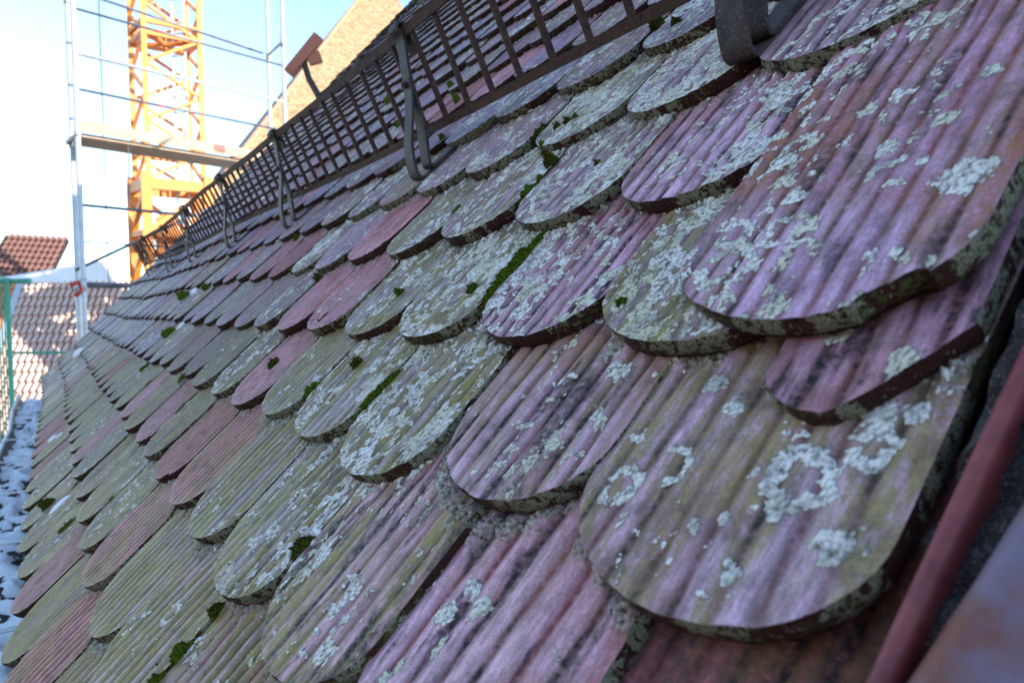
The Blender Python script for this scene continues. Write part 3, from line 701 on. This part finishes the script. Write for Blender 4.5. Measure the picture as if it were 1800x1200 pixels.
for u in (-0.018, -.745, -1.60, -2.36, -3.25, -4.10, -4.95):
    if br0 is None:
        br0 = strap('bracket', back, .032, .006, sg, M['iron']); fr = strap('loop', front, .032, .006, br0, M['iron'])
        mbr = MB(); mbr.tube([(0, BY-.002, BZ+.094), (0, BY+.014, BZ+.088)], .006, 10); rv = mbr.build('rivet', M['rust'], br0)
        b = br0
    else:
        b = br0.copy(); col.objects.link(b)
        for ch in (fr, rv):
            c2 = ch.copy(); col.objects.link(c2); c2.parent = b
    b.location = (u, -.022 if u > -.1 else 0, float(lift(u)))
# a little nest of twigs and old leaves caught at the bottom rail
# ------------------------------------------------------------------ gutter
gu = empty('eaves_gutter', (0, 0, 0)); tag(gu, 'zinc half-round gutter under the eaves holding snow and leaves', 'gutter')
def gut_c(u):
    h = float(lift(u)); return Vector((u, -5.18*EXP*0.658946-0.052-0.752*h, -5.18*EXP*0.75219-0.122+0.659*h))
us = np.linspace(-I_FAR*W-0.15, 3.0, 90); RAD = .078
V = []; F = []; na = 15
for u in us:
    c = gut_c(u)
    for rr in (RAD, RAD-.0016):
        for k in range(na):
            a = math.pi+math.pi*k/(na-1); V.append(c+Vector((0, math.cos(a)*rr, math.sin(a)*rr)))
st = na*2
for a in range(len(us)-1):
    for k in range(na-1):
        i0 = a*st+k; F.append((i0, i0+1, i0+1+st, i0+st)); i1 = a*st+na+k; F.append((i1, i1+st, i1+1+st, i1+1))
    F.append((a*st, a*st+st, a*st+na+st, a*st+na)); F.append((a*st+na-1, a*st+2*na-1, a*st+2*na-1+st, a*st+na-1+st))
me = bpy.data.meshes.new('trough'); me.from_pydata([tuple(v) for v in V], [], F); me.update(); me.polygons.foreach_set('use_smooth', np.ones(len(F), dtype=bool))
obj('trough', me, M['zincbrown'], gu)
mb = MB(); mb.tube([gut_c(u)+Vector((0, -RAD-.004, .004)) for u in us], .010, 8); mb.build('rim', M['zinc'], gu, smooth=True)
for u in np.arange(-5.6, 2.5, .62):
    mb = MB(); c = gut_c(u); mb.tube([c+Vector((0, math.cos(a)*(RAD+.003), math.sin(a)*(RAD+.003))) for a in np.linspace(math.pi, 2*math.pi, 12)], .0045, 6)
    mb.bar(c+Vector((0, -RAD-.010, .012)), c+Vector((0, RAD, .012)), .022, .003); mb.build('bracket', M['zinc'], gu)
def fill(name, base, amp, thr, mat, seed, sc):
    uu = np.linspace(-I_FAR*W-.1, 0.4, 620); nk = 11; kk = np.arange(nk)/(nk-1)*2-1
    yy = kk*(RAD-.003); nz = fbm(uu[:, None]/sc+0*yy, yy[None, :]/(sc*.6)+0*uu[:, None], seed, 4, .42)
    cc = np.array([tuple(gut_c(u)) for u in uu])
    V = np.stack([np.broadcast_to(uu[:, None], nz.shape), cc[:, 1:2]+yy, cc[:, 2:3]+base+amp*(nz-thr)-.012*(kk*kk)], -1).reshape(-1, 3)
    ii = np.arange(620*nk).reshape(620, nk)
    return obj(name, np_mesh(name, V, np.stack([ii[:-1, :-1], ii[:-1, 1:], ii[1:, 1:], ii[1:, :-1]], -1).reshape(-1, 4)), mat)
tag(fill('leaf_litter', -.052, .04, .5, M['debris'], 41, .012), 'dark wet leaves lying in the gutter', 'leaves', kind='stuff')
tag(fill('gutter_snow', -.046, .080, .43, M['snow'], 55, .06), 'white snow lying in patches in the gutter', 'snow', kind='stuff')

# ------------------------------------------------------------------ the place beyond
M['scaff'] = simple_mat('galvanised_steel', (0.40, 0.42, 0.44), (0.52, 0.54, 0.56), 6, 0.45, 0.3, 0.05)
M['scaff_dark'] = simple_mat('weathered_steel', (0.09, 0.10, 0.13), (0.16, 0.18, 0.21), 6, 0.45, 0.4, 0.05)
M['red'] = simple_mat('red_marking', (0.55, 0.05, 0.04), (0.6, 0.08, 0.06), 8, 0.5, 0, 0)
M['plank'] = simple_mat('scaffold_board', (0.30, 0.22, 0.16), (0.40, 0.30, 0.22), 5, 0.7, 0, 0.1)
M['crane'] = simple_mat('orange_yellow_crane_paint', (0.64, 0.21, 0.03), (0.70, 0.25, 0.045), 2, 0.5, 0, 0.0)
M['greennet'] = simple_mat('green_net', (0.05, 0.30, 0.20), (0.08, 0.38, 0.27), 8, 0.7, 0, 0)
M['pan'] = simple_mat('brown_pantile', (0.15, 0.07, 0.058), (0.25, 0.135, 0.11), 0.9, 0.7, 0, 0.0)
M['pan2'] = simple_mat('pale_red_pantile', (0.55, 0.38, 0.32), (0.68, 0.52, 0.46), 0.7, 0.7, 0, 0.0)
M['pan3'] = simple_mat('orange_pantile', (0.50, 0.17, 0.06), (0.60, 0.24, 0.10), 0.9, 0.7, 0, 0.0)
M['white'] = simple_mat('white_render', (0.72, 0.72, 0.72), (0.80, 0.80, 0.80), 1.5, 0.7, 0, 0.0)
M['lead'] = simple_mat('blue_grey_lead', (0.36, 0.44, 0.47), (0.45, 0.52, 0.55), 3, 0.5, 0.1, 0)
M['dark'] = simple_mat('gap_shade', (0.02, 0.014, 0.013), (0.035, 0.022, 0.02), 3, 0.9, 0, 0)  # near-black deck stands for the shadow between the pantiles
M['copper'] = simple_mat('red_brown_cowl', (0.30, 0.085, 0.045), (0.40, 0.13, 0.07), 5, 0.5, 0.1, 0.1)
M['yel'] = None

# ground, far below
mb = MB(); mb.add([(-2500, -2500, -9.5), (2500, -2500, -9.5), (2500, 2500, -9.5), (-2500, 2500, -9.5)], [(0, 1, 2, 3)])
tag(mb.build('ground', simple_mat('ground', (0.07, 0.07, 0.07), (0.12, 0.12, 0.115), 0.15, 0.9, 0, 0)), kind='structure')
# house under our roof
prof_ = [(-.43, -9.5), (-.43, -.70), (3.70, 4.02), (7.9, -.70), (7.9, -9.5)]
mb = MB(); xa, xb = -5.66, 3.30
mb.add([(xa, y, z) for y, z in prof_]+[(xb, y, z) for y, z in prof_], [(0, 1, 2, 3, 4), (9, 8, 7, 6, 5), (0, 5, 6, 1), (1, 6, 7, 2), (2, 7, 8, 3), (3, 8, 9, 4)])
tag(mb.build('house_wall', M['white']), 'pale rendered house body below the near tiled roof', 'wall')

# unseen houses added across the street to hold back low skylight
M['brick'] = simple_mat('dark_brick', (0.085, 0.055, 0.045), (0.14, 0.09, 0.075), 3, .85, 0, .1)
M['pane'] = simple_mat('window_glass', (0.03, 0.04, 0.05), (0.05, 0.06, 0.07), 2, .1, 0, 0)
for k, (x0_, x1_, zt_) in enumerate(((-6.5, 2.5, 1.0), (2.6, 12.0, 2.0))):
    op = empty('added_opposite_house', ((x0_+x1_)/2, -13.0, -9.5)); tag(op, ('unseen dark brick house added opposite the eaves to block low sky', 'unseen taller dark brick house added behind the viewer to block low sky')[k], 'house', 'unseen houses added across the street')
    iv = Matrix.Translation(op.location).inverted(); xm = (x0_+x1_)/2; wx = x1_-x0_
    def opp(name, mb, mat):
        o = mb.build(name, mat); o.data.transform(iv); o.parent = op; return o
    mb = MB(); mb.box((xm, -12.5, (zt_-9.5)/2), (wx, 8, zt_+9.5)); opp('wall', mb, M['brick'])
    mb = MB(); mb.add([(x0_-.2, -8.2, zt_-.05), (x1_+.2, -8.2, zt_-.05), (x1_+.2, -12.5, zt_+3.2), (x0_-.2, -12.5, zt_+3.2), (x0_-.2, -16.8, zt_-.05), (x1_+.2, -16.8, zt_-.05)], [(0, 1, 2, 3), (3, 2, 5, 4), (0, 3, 4), (1, 5, 2)]); opp('roof', mb, simple_mat('added_opposite_roof', (0.10, 0.055, 0.045), (0.16, 0.09, 0.075), 3, .85, 0, 0))
    for r_ in range(3):
        for c_ in range(5):
            mb = MB(); mb.box((x0_+wx*(c_+.5)/5, -8.47, zt_-1.6-r_*3), (1.0, .06, 1.5)); fw = opp('window', mb, M['white'])
            mb = MB(); mb.box((x0_+wx*(c_+.5)/5, -8.43, zt_-1.6-r_*3), (.84, .03, 1.34)); pn = mb.build('pane', M['pane']); pn.data.transform(iv); pn.parent = fw

# neighbouring hipped roof, its hip end in the sun
def yel_mat():
    mt, nt, bs = new_mat('sunlit_plain_tiles')
    tc = N(nt, 'ShaderNodeTexCoord'); br = N(nt, 'ShaderNodeTexBrick')
    mp = N(nt, 'ShaderNodeMapping'); mp.inputs['Rotation'].default_value = (0, 0, 0)
    L(nt, tc.outputs['UV'], br.inputs['Vector'])
    br.inputs['Scale'].default_value = 1.0; br.inputs['Brick Width'].default_value = .18; br.inputs['Row Height'].default_value = .155; br.inputs['Mortar Size'].default_value = .014
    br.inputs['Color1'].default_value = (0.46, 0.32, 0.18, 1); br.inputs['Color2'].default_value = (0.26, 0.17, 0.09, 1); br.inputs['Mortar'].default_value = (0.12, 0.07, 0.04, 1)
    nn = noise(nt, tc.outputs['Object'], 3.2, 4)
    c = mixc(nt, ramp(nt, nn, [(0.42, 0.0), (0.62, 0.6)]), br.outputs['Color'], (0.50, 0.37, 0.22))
    L(nt, c, bs.inputs['Base Color']); bs.inputs['Roughness'].default_value = .8
    return mt
hc = Vector((-32.4, 5.52, 6.07)); hd = Vector((-0.839, 0.734, 1.0))
nb_ = empty('neighbour_house', (hc.x-6, hc.y+4, -9.5)); tag(nb_, 'sunlit yellowish tiled roof of the next house beyond the gable', 'house')
nb_inv = Matrix.Translation(nb_.location).inverted()
def nb_part(name, mb, mat): 
    o = mb.build(name, mat); o.data.transform(nb_inv); o.parent = nb_; return o
mb = MB(); uvs = []
sl = Vector((-0.839, 0, 1.0)); slen = sl.length
T0, T1 = -3.2, 19.0; rows_ = int((T1-T0)*slen/.155)
for k in range(rows_):
    t0 = T0+(T1-T0)*k/rows_; t1 = T0+(T1-T0)*(k+1)/rows_+.012
    a = hc+hd*t0; b = hc+hd*t1; up = Vector((.766, 0, .643))*.018
    yR = hc.y+16
    q = [a+up, Vector((a.x, yR, a.z))+up, Vector((b.x, yR, b.z)), b, a, Vector((a.x, yR, a.z))]
    mb.add(q, [(0, 1, 2, 3), (4, 5, 1, 0)])
    s0, s1 = (t0-T0)*slen, (t1-T0)*slen
    uvs += [(a.y, s0+.01), (yR, s0+.01), (yR, s1), (b.y, s1)] + [(a.y, s0), (yR, s0), (yR, s0+.01), (a.y, s0+.01)]
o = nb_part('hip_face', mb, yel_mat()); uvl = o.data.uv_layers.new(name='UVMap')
for li, uvv in zip(uvl.data, uvs): li.uv = uvv
mb = MB(); c0, c1 = hc+hd*T0, hc+hd*T1
mb.tube([c0+hd*((T1-T0)*k/30) + Vector((.03, -.02, .04)) for k in range(31)], .12, 8); nb_part('hip_tiles', mb, simple_mat('hip_tile', (0.42, 0.20, 0.12), (0.5, 0.27, 0.17), 2, .8, 0, 0))
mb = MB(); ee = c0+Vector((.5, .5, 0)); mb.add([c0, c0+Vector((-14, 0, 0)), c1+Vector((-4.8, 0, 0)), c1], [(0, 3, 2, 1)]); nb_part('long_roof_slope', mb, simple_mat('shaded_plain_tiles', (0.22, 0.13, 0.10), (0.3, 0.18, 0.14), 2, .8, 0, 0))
mb = MB(); mb.box((c0.x-7.2, c0.y+5.3, (c0.z-9.5)/2), (13.6, 9.6, c0.z+9.5-.1)); nb_part('wall', mb, M['white'])

# cowl at the gable
cw = empty('roof_cowl', (-6.78, 1.72, 2.2)); tag(cw, 'red-brown slanted sheet-metal cowl on a bent post by the far gable', 'cowl')
cwi = Matrix.Translation(cw.location).inverted()
def cwp(name, mb, mat, bevel=0):
    o = mb.build(name, mat, bevel=bevel); o.data.transform(cwi); o.parent = cw
A_, B_ = Vector((-6.81, 1.60, 2.47)), Vector((-6.64, 1.88, 2.86))
mb = MB(); mb.bar(A_, B_, .07, .11); cwp('hood', mb, M['copper'], .006)
mb = MB(); mb.bar(A_.lerp(B_, .45)+Vector((.02, .05, -.03)), A_.lerp(B_, .72)+Vector((.03, .10, -.09)), .06, .12); cwp('lower_flap', mb, M['copper'], .006)
mb = MB(); mb.tube([A_.lerp(B_, .45), Vector((-6.70, 1.78, 2.42)), Vector((-6.62, 1.86, 2.22)), Vector((-6.5, 1.98, 1.95))], .035, 8); cwp('post', mb, M['iron'])

# scaffold tower at the far gable
sc = empty('scaffold', (-10.9, 1.2, -9.5)); tag(sc, 'galvanised scaffold bay with rails and deck in front of the crane', 'scaffold')
sci = Matrix.Translation(sc.location).inverted()
def scp(name, mb, mat, smooth=True, parent=None):
    o = mb.build(name, mat, smooth=smooth); o.data.transform(sci); o.parent = parent or sc; return o
PA, PB = Vector((-10.53, -.22, 0)), Vector((-11.17, 2.74, 0)); dd_ = (PB-PA).normalized(); dp = Vector((-dd_.y, dd_.x, 0))   # dp points away
posts = [PA, PA+dp*.73+dd_*.10, PB, PB+dp*.73+dd_*.10]
for k, p in enumerate(posts):
    mb = MB(); mb.tube([Vector((p.x, p.y, -9.5)), Vector((p.x, p.y, 7.2))], .034 if k != 1 else .036, 10); post = scp('post', mb, M['scaff'] if k != 9 else M['scaff_dark'])
    for z in (.40, 2.50, 4.55):
        mb = MB(); mb.tube([Vector((p.x, p.y, z-.09)), Vector((p.x, p.y, z+.09))], .046, 10); scp('coupler', mb, M['scaff'], parent=post)
for z, r_, mt in ((4.14, .019, 'scaff_dark'), (3.54, .024, 'scaff'), (3.06, .019, 'scaff_dark'), (1.49, .022, 'scaff_dark'), (.99, .012, 'scaff_dark'), (.40, .036, 'scaff_dark')):
    mb = MB(); mb.tube([PA+Vector((0, 0, z)), PB+Vector((0, 0, z))], r_, 8); rl = scp('guard_rail', mb, M[mt])
    if r_ < .02:
        mb = MB(); q = PA.lerp(PB, .34 if z > 2 else .62)+Vector((0, 0, z)); mb.tube([q, q+dd_*.09], r_+.002, 8); scp('marking', mb, M['red'], parent=rl)
mb = MB(); mb.tube([PA+dp*.73+Vector((0, 0, 4.7)), PB+dp*.73+Vector((0, 0, 4.55))], .02, 8); scp('guard_rail', mb, M['scaff_dark'])
mb = MB(); mb.bar(PA+dp*.36+Vector((0, 0, 2.46)), PB+dp*.36+Vector((0, 0, 2.46)), .62, .05); scp('deck', mb, M['plank'], False)
mb = MB(); mb.bar(PA-dp*.03+Vector((0, 0, 2.56)), PB-dp*.03+Vector((0, 0, 2.56)), .03, .15); tb = scp('toe_board', mb, M['plank'], False)
mb = MB(); q = PA.lerp(PB, .62); mb.box(q+Vector((0, 0, 2.57))-dp*.049, (.02, .20, .10)); scp('marking', mb, M['red'], False, parent=tb)
for a, b in ((0, 1), (2, 3)):
    for z in (.40, 2.42, 4.55):
        mb = MB(); mb.tube([Vector((posts[a].x, posts[a].y, z)), Vector((posts[b].x, posts[b].y, z))], .024, 8); scp('transom', mb, M['scaff'])
mb = MB(); mb.tube([PA+dp*.4+Vector((0, 0, .62)), PB+dp*.4+Vector((0, 0, 2.35))], .022, 8); scp('diagonal_brace', mb, M['scaff_dark'])
mb = MB(); mb.tube([PA+dd_*.62+Vector((0, 0, 2.40)), PA+dd_*.60+Vector((0, 0, 1.60)), PA+dd_*.68+Vector((0, 0, 1.50))], .008, 6); scp('rope', mb, M['scaff_dark'])
for z in (.33,):
    mb = MB(); mb.tube([PA+Vector((.02, -.16, z+.06)), PA+Vector((.02, -.06, z+.10)), PA+Vector((.02, -.02, z)), PA+Vector((.02, -.10, z-.09))], .035, 8); scp('red_clamp', mb, M['red'])
mb = MB(); mb.tube([Vector((-10.93, -1.05, -.52)), Vector((-10.50, -.30, -.53))], .018, 8); scp('side_rail', mb, M['greennet'])

# second scaffold post pair with green net
gn_ = empty('green_safety_net', (-8.4, -.95, -9.5)); tag(gn_, 'green debris net on pale poles at the left edge of the view', 'net')
gni = Matrix.Translation(gn_.location).inverted()
def gnp(name, mb, mat):
    o = mb.build(name, mat); o.data.transform(gni); o.parent = gn_
nA, nB = Vector((-8.75, -1.55, 0)), Vector((-8.36, -.93, 0)); nd = (nB-nA).normalized(); nl = (nB-nA).length
mb = MB(); zt, zb = .34, -2.2
for k in range(int(nl/.03)):
    p = nA+nd*(k*.03); mb.bar(p+Vector((0, 0, zb)), p+Vector((0, 0, zt-.06*math.sin(k*.2))), .012, .002)
for k in range(int((zt-zb)/.03)):
    z = zb+k*.03; mb.bar(nA+Vector((0, 0, z)), nB+Vector((0, 0, z)), .012, .002)
gnp('netting', mb, M['greennet'])
for p, r_ in ((nB, .022), (nA.lerp(nB, .78), .024)):
    mb = MB(); mb.tube([p+Vector((.03, 0, -9.5)), p+Vector((.03, 0, .36))], r_, 8); gnp('pole', mb, M['scaff'] if r_ > .023 else M['greennet'])
mb = MB(); mb.tube([nA+Vector((0, 0, .33)), nB+Vector((.1, .2, .33))], .025, 8); gnp('top_rope', mb, M['greennet'])

# tower crane
cr = empty('tower_crane', (-19.93, 2.02, -9.5)); tag(cr, 'orange lattice mast of a tower crane behind the scaffold', 'crane')
cri = Matrix.Translation(cr.location).inverted()
def crp(name, mb, mat, parent=None):
    o = mb.build(name, mat); o.data.transform(cri); o.parent = parent or cr; return o
cx, cy = -19.93, 2.02; vd = Vector((.848, -.53, 0)); sd = Vector((.53, .848, 0))      # towards the camera, to its right
Lg = [Vector((cx, cy, 0))+sd*-.93+vd*.0, Vector((cx, cy, 0))+sd*-.20+vd*.75, Vector((cx, cy, 0))+sd*.93+vd*.05, Vector((cx, cy, 0))+sd*.22-vd*.75]
for p in Lg:
    mb = MB(); mb.bar(p+Vector((0, 0, -9.5)), p+Vector((0, 0, 15)), .13, .13); crp('mast_leg', mb, M['crane'])
PH = .75
for a in range(4):
    p, q = Lg[a], Lg[(a+1) % 4]
    for k in range(0, 15):
        z = 3.6+k*PH; up = (k % 2 == 0)
        mb = MB(); mb.bar((p if up else q)+Vector((0, 0, z)), (q if up else p)+Vector((0, 0, z+PH)), .075, .075); crp('diagonal', mb, M['crane'])
    for z in (4.35, 7.35, 7.65, 10.35):
        mb = MB(); mb.bar(p+Vector((0, 0, z)), q+Vector((0, 0, z)), .10, .12); crp('crossbar', mb, M['crane'])
for z in (7.3,):
    mb = MB(); mb.bar(Lg[0]+Vector((0, 0, z)), Lg[2]+Vector((0, 0, z)), .09, .08); mb.bar(Lg[1]+Vector((0, 0, z)), Lg[3]+Vector((0, 0, z)), .09, .08); crp('inner_platform', mb, M['crane'])
lad = Vector((cx, cy, 0))+sd*.35
mb = MB()
for s_ in (-.16, .16): mb.bar(lad+sd*s_+Vector((0, 0, 1)), lad+sd*s_+Vector((0, 0, 14)), .05, .05)
for k in range(44): mb.bar(lad-sd*.16+Vector((0, 0, 1+k*.3)), lad+sd*.16+Vector((0, 0, 1+k*.3)), .03, .03)
crp('ladder', mb, M['scaff'])
mb = MB(); mb.tube([Vector((-20.86, .55, -9)), Vector((-20.86, .55, 15))], .014, 6); crp('hoist_cable', mb, M['scaff_dark'])
# heavier foot of the mast
for a in range(4):
    p, q = Lg[a], Lg[(a+1) % 4]; ctr = Vector((cx, cy, 0)); P2, Q2 = ctr+(p-ctr)*1.12, ctr+(q-ctr)*1.12
    mb = MB(); mb.bar(P2+Vector((0, 0, -1.5)), P2+Vector((0, 0, 3.75)), .22, .22); crp('base_leg', mb, M['crane'])
    for z, h_ in ((3.45, .28), (2.2, .14), (.9, .22), (-1, .4)):
        mb = MB(); mb.bar(P2+Vector((0, 0, z)), Q2+Vector((0, 0, z)), .16, h_); crp('base_beam', mb, M['crane'])
    for z in (-.8, .95, 2.2):
        mb = MB(); mb.bar(P2+Vector((0, 0, z)), Q2+Vector((0, 0, z+1.2)), .12, .12); crp('base_diagonal', mb, M['crane'])
mb = MB(); mb.box((cx-.1, cy-.1, 2.2), (.5, .5, 1.0)); crp('switch_cabinet', mb, M['crane'])
mb = MB(); mb.bar(Vector((cx, cy, 1.6))-sd*.35+vd*.6, Vector((cx, cy, 2.9))-sd*.35+vd*.6, .18, .08); crp('red_sign', mb, M['red'])

# houses on the left
def pan_mesh(w, l):
    V = []; F = []; n = 7
    for r_ in (0, 1):
        for k in range(n):
            t = k/(n-1); V.append(((t-.5)*w, r_*l, .055*math.sin(t*math.pi)**1.0+(.075 if r_ == 0 else .0)))
    for k in range(n): V.append(((k/(n-1)-.5)*w, 0, -.01))
    for k in range(n-1): F += [(k, k+1, n+k+1, n+k), (2*n+k, 2*n+k+1, k+1, k)]
    me = bpy.data.meshes.new('pantile'); me.from_pydata(V, [], F); me.update(); return me
def pan_roof(parent, O, ax, dn, ncol, nrow, tw, tl, mats, skip=None, cap=300):
    """O top-left corner, ax along the eaves (right), dn down the slope"""
    ax = ax.normalized(); dn = dn.normalized(); nn = ax.cross(-dn).normalized()
    if nn.z < 0: nn = -nn
    B = Matrix((ax, -dn, nn)).transposed().to_4x4(); ms = {}
    cnt = 0; SVv, SFf = [], []
    base = pan_mesh(tw*.80, tl*1.02)
    for r_ in range(nrow):
        for c_ in range(ncol):
            if skip and skip(r_, c_): continue
            T = O+ax*(tw*(c_+.5))+dn*(tl*(r_+1))
            mt = mats(r_, c_)
            if mt.name not in ms: me_ = base.copy(); me_.materials.clear(); me_.materials.append(mt); ms[mt.name] = me_
            Bm = B.copy(); Bm.translation = T
            o = obj('pantile', ms[mt.name], None, parent); o.matrix_local = Matrix.Translation(parent.location).inverted() @ Bm
            cnt += 1
    mb = MB(); q = [O, O+ax*(tw*ncol), O+ax*(tw*ncol)+dn*(tl*nrow), O+dn*(tl*nrow)]; q = [v-nn*.03 for v in q]
    mb.add(q+[v-nn*.15 for v in q], [(0, 1, 2, 3), (4, 7, 6, 5), (0, 4, 5, 1), (2, 6, 7, 3), (1, 5, 6, 2), (0, 3, 7, 4)]); o = mb.build('roof_deck', M['dark']); o.data.transform(Matrix.Translation(parent.location).inverted()); o.parent = parent
AX = Vector((.555, .832, 0)); FW = Vector((.832, -.555, 0))
h1 = empty('brown_roofed_house', (-31, -1, -9.5)); tag(h1, 'house with dark brown pantiled roof at the far left, above the net', 'house')
O1 = Vector((-29.86, -2.26, 3.19))-AX*1.9; dn1 = FW*.70-Vector((0, 0, .72))+AX*.12
rgm = random.Random(5)
pan_roof(h1, O1, AX-Vector((0, 0, .07)), dn1, 20, 8, .212, .31, lambda r_, c_: M['pan3'] if c_ < 9+r_*0.15 else M['pan'], skip=lambda r_, c_: 9 <= c_-r_*.0 < 10)
vf = O1+AX*(.212*9.5); mb = MB(); mb.bar(vf+Vector((0, 0, .06)), vf+dn1.normalized()*2.5+Vector((0, 0, .06)), .22, .05); o = mb.build('valley_flashing', M['lead']); o.data.transform(Matrix.Translation(h1.location).inverted()); o.parent = h1
mb = MB(); ctr = O1+AX*2.8; mb.box((ctr.x-2.4, ctr.y+1.6, -4), (5, 5, 11), Matrix.Rotation(math.atan2(AX.y, AX.x), 3, 'Z')); o = mb.build('wall', M['white']); o.data.transform(Matrix.Translation(h1.location).inverted()); o.parent = h1
h2 = empty('pale_roofed_house', (-26, -1, -9.5)); tag(h2, 'house with pale sunlit pantiled roof half hidden behind the net and poles', 'house')
O2 = Vector((-26.3, -2.5, 1.15)); dn2 = FW*.55-Vector((0, 0, .83))+AX*.10
pan_roof(h2, O2, AX, dn2, 22, 16, .20, .33, lambda r_, c_: M['pan3'] if c_ < 5 else M['pan2'], skip=lambda r_, c_: c_ == 5 or (c_ > 14 and r_ > 8))
vf = O2+AX*(.20*5.5); mb = MB(); mb.bar(vf+Vector((0, 0, .06)), vf+dn2.normalized()*5.2+Vector((0, 0, .06)), .20, .05); o = mb.build('valley_flashing', M['lead']); o.data.transform(Matrix.Translation(h2.location).inverted()); o.parent = h2
mb = MB(); q0 = O2+AX*.1+Vector((0, 0, .02)); 
mb.add([q0+FW*.1-Vector((0, 0, .05)), q0+AX*4.2+FW*.1-Vector((0, 0, .1)), q0+AX*4.2-FW*.25+Vector((0, 0, .75)), q0-FW*.25+Vector((0, 0, .12)), q0-FW*.9-Vector((0, 0, .1)), q0+AX*4.2-FW*.9-Vector((0, 0, .1))], [(0, 1, 2, 3), (3, 2, 5, 4), (1, 5, 2), (0, 3, 4)])
o = mb.build('white_tarpaulin', M['white']); tag(o, 'white sheet covering the ridge of the pale pantiled roof', 'tarpaulin')
mb = MB(); ctr = O2+AX*2.2; mb.box((ctr.x-2.9, ctr.y+1.9, -5), (4.4, 4.2, 11), Matrix.Rotation(math.atan2(AX.y, AX.x), 3, 'Z')); o = mb.build('wall', M['white']); o.data.transform(Matrix.Translation(h2.location).inverted()); o.parent = h2
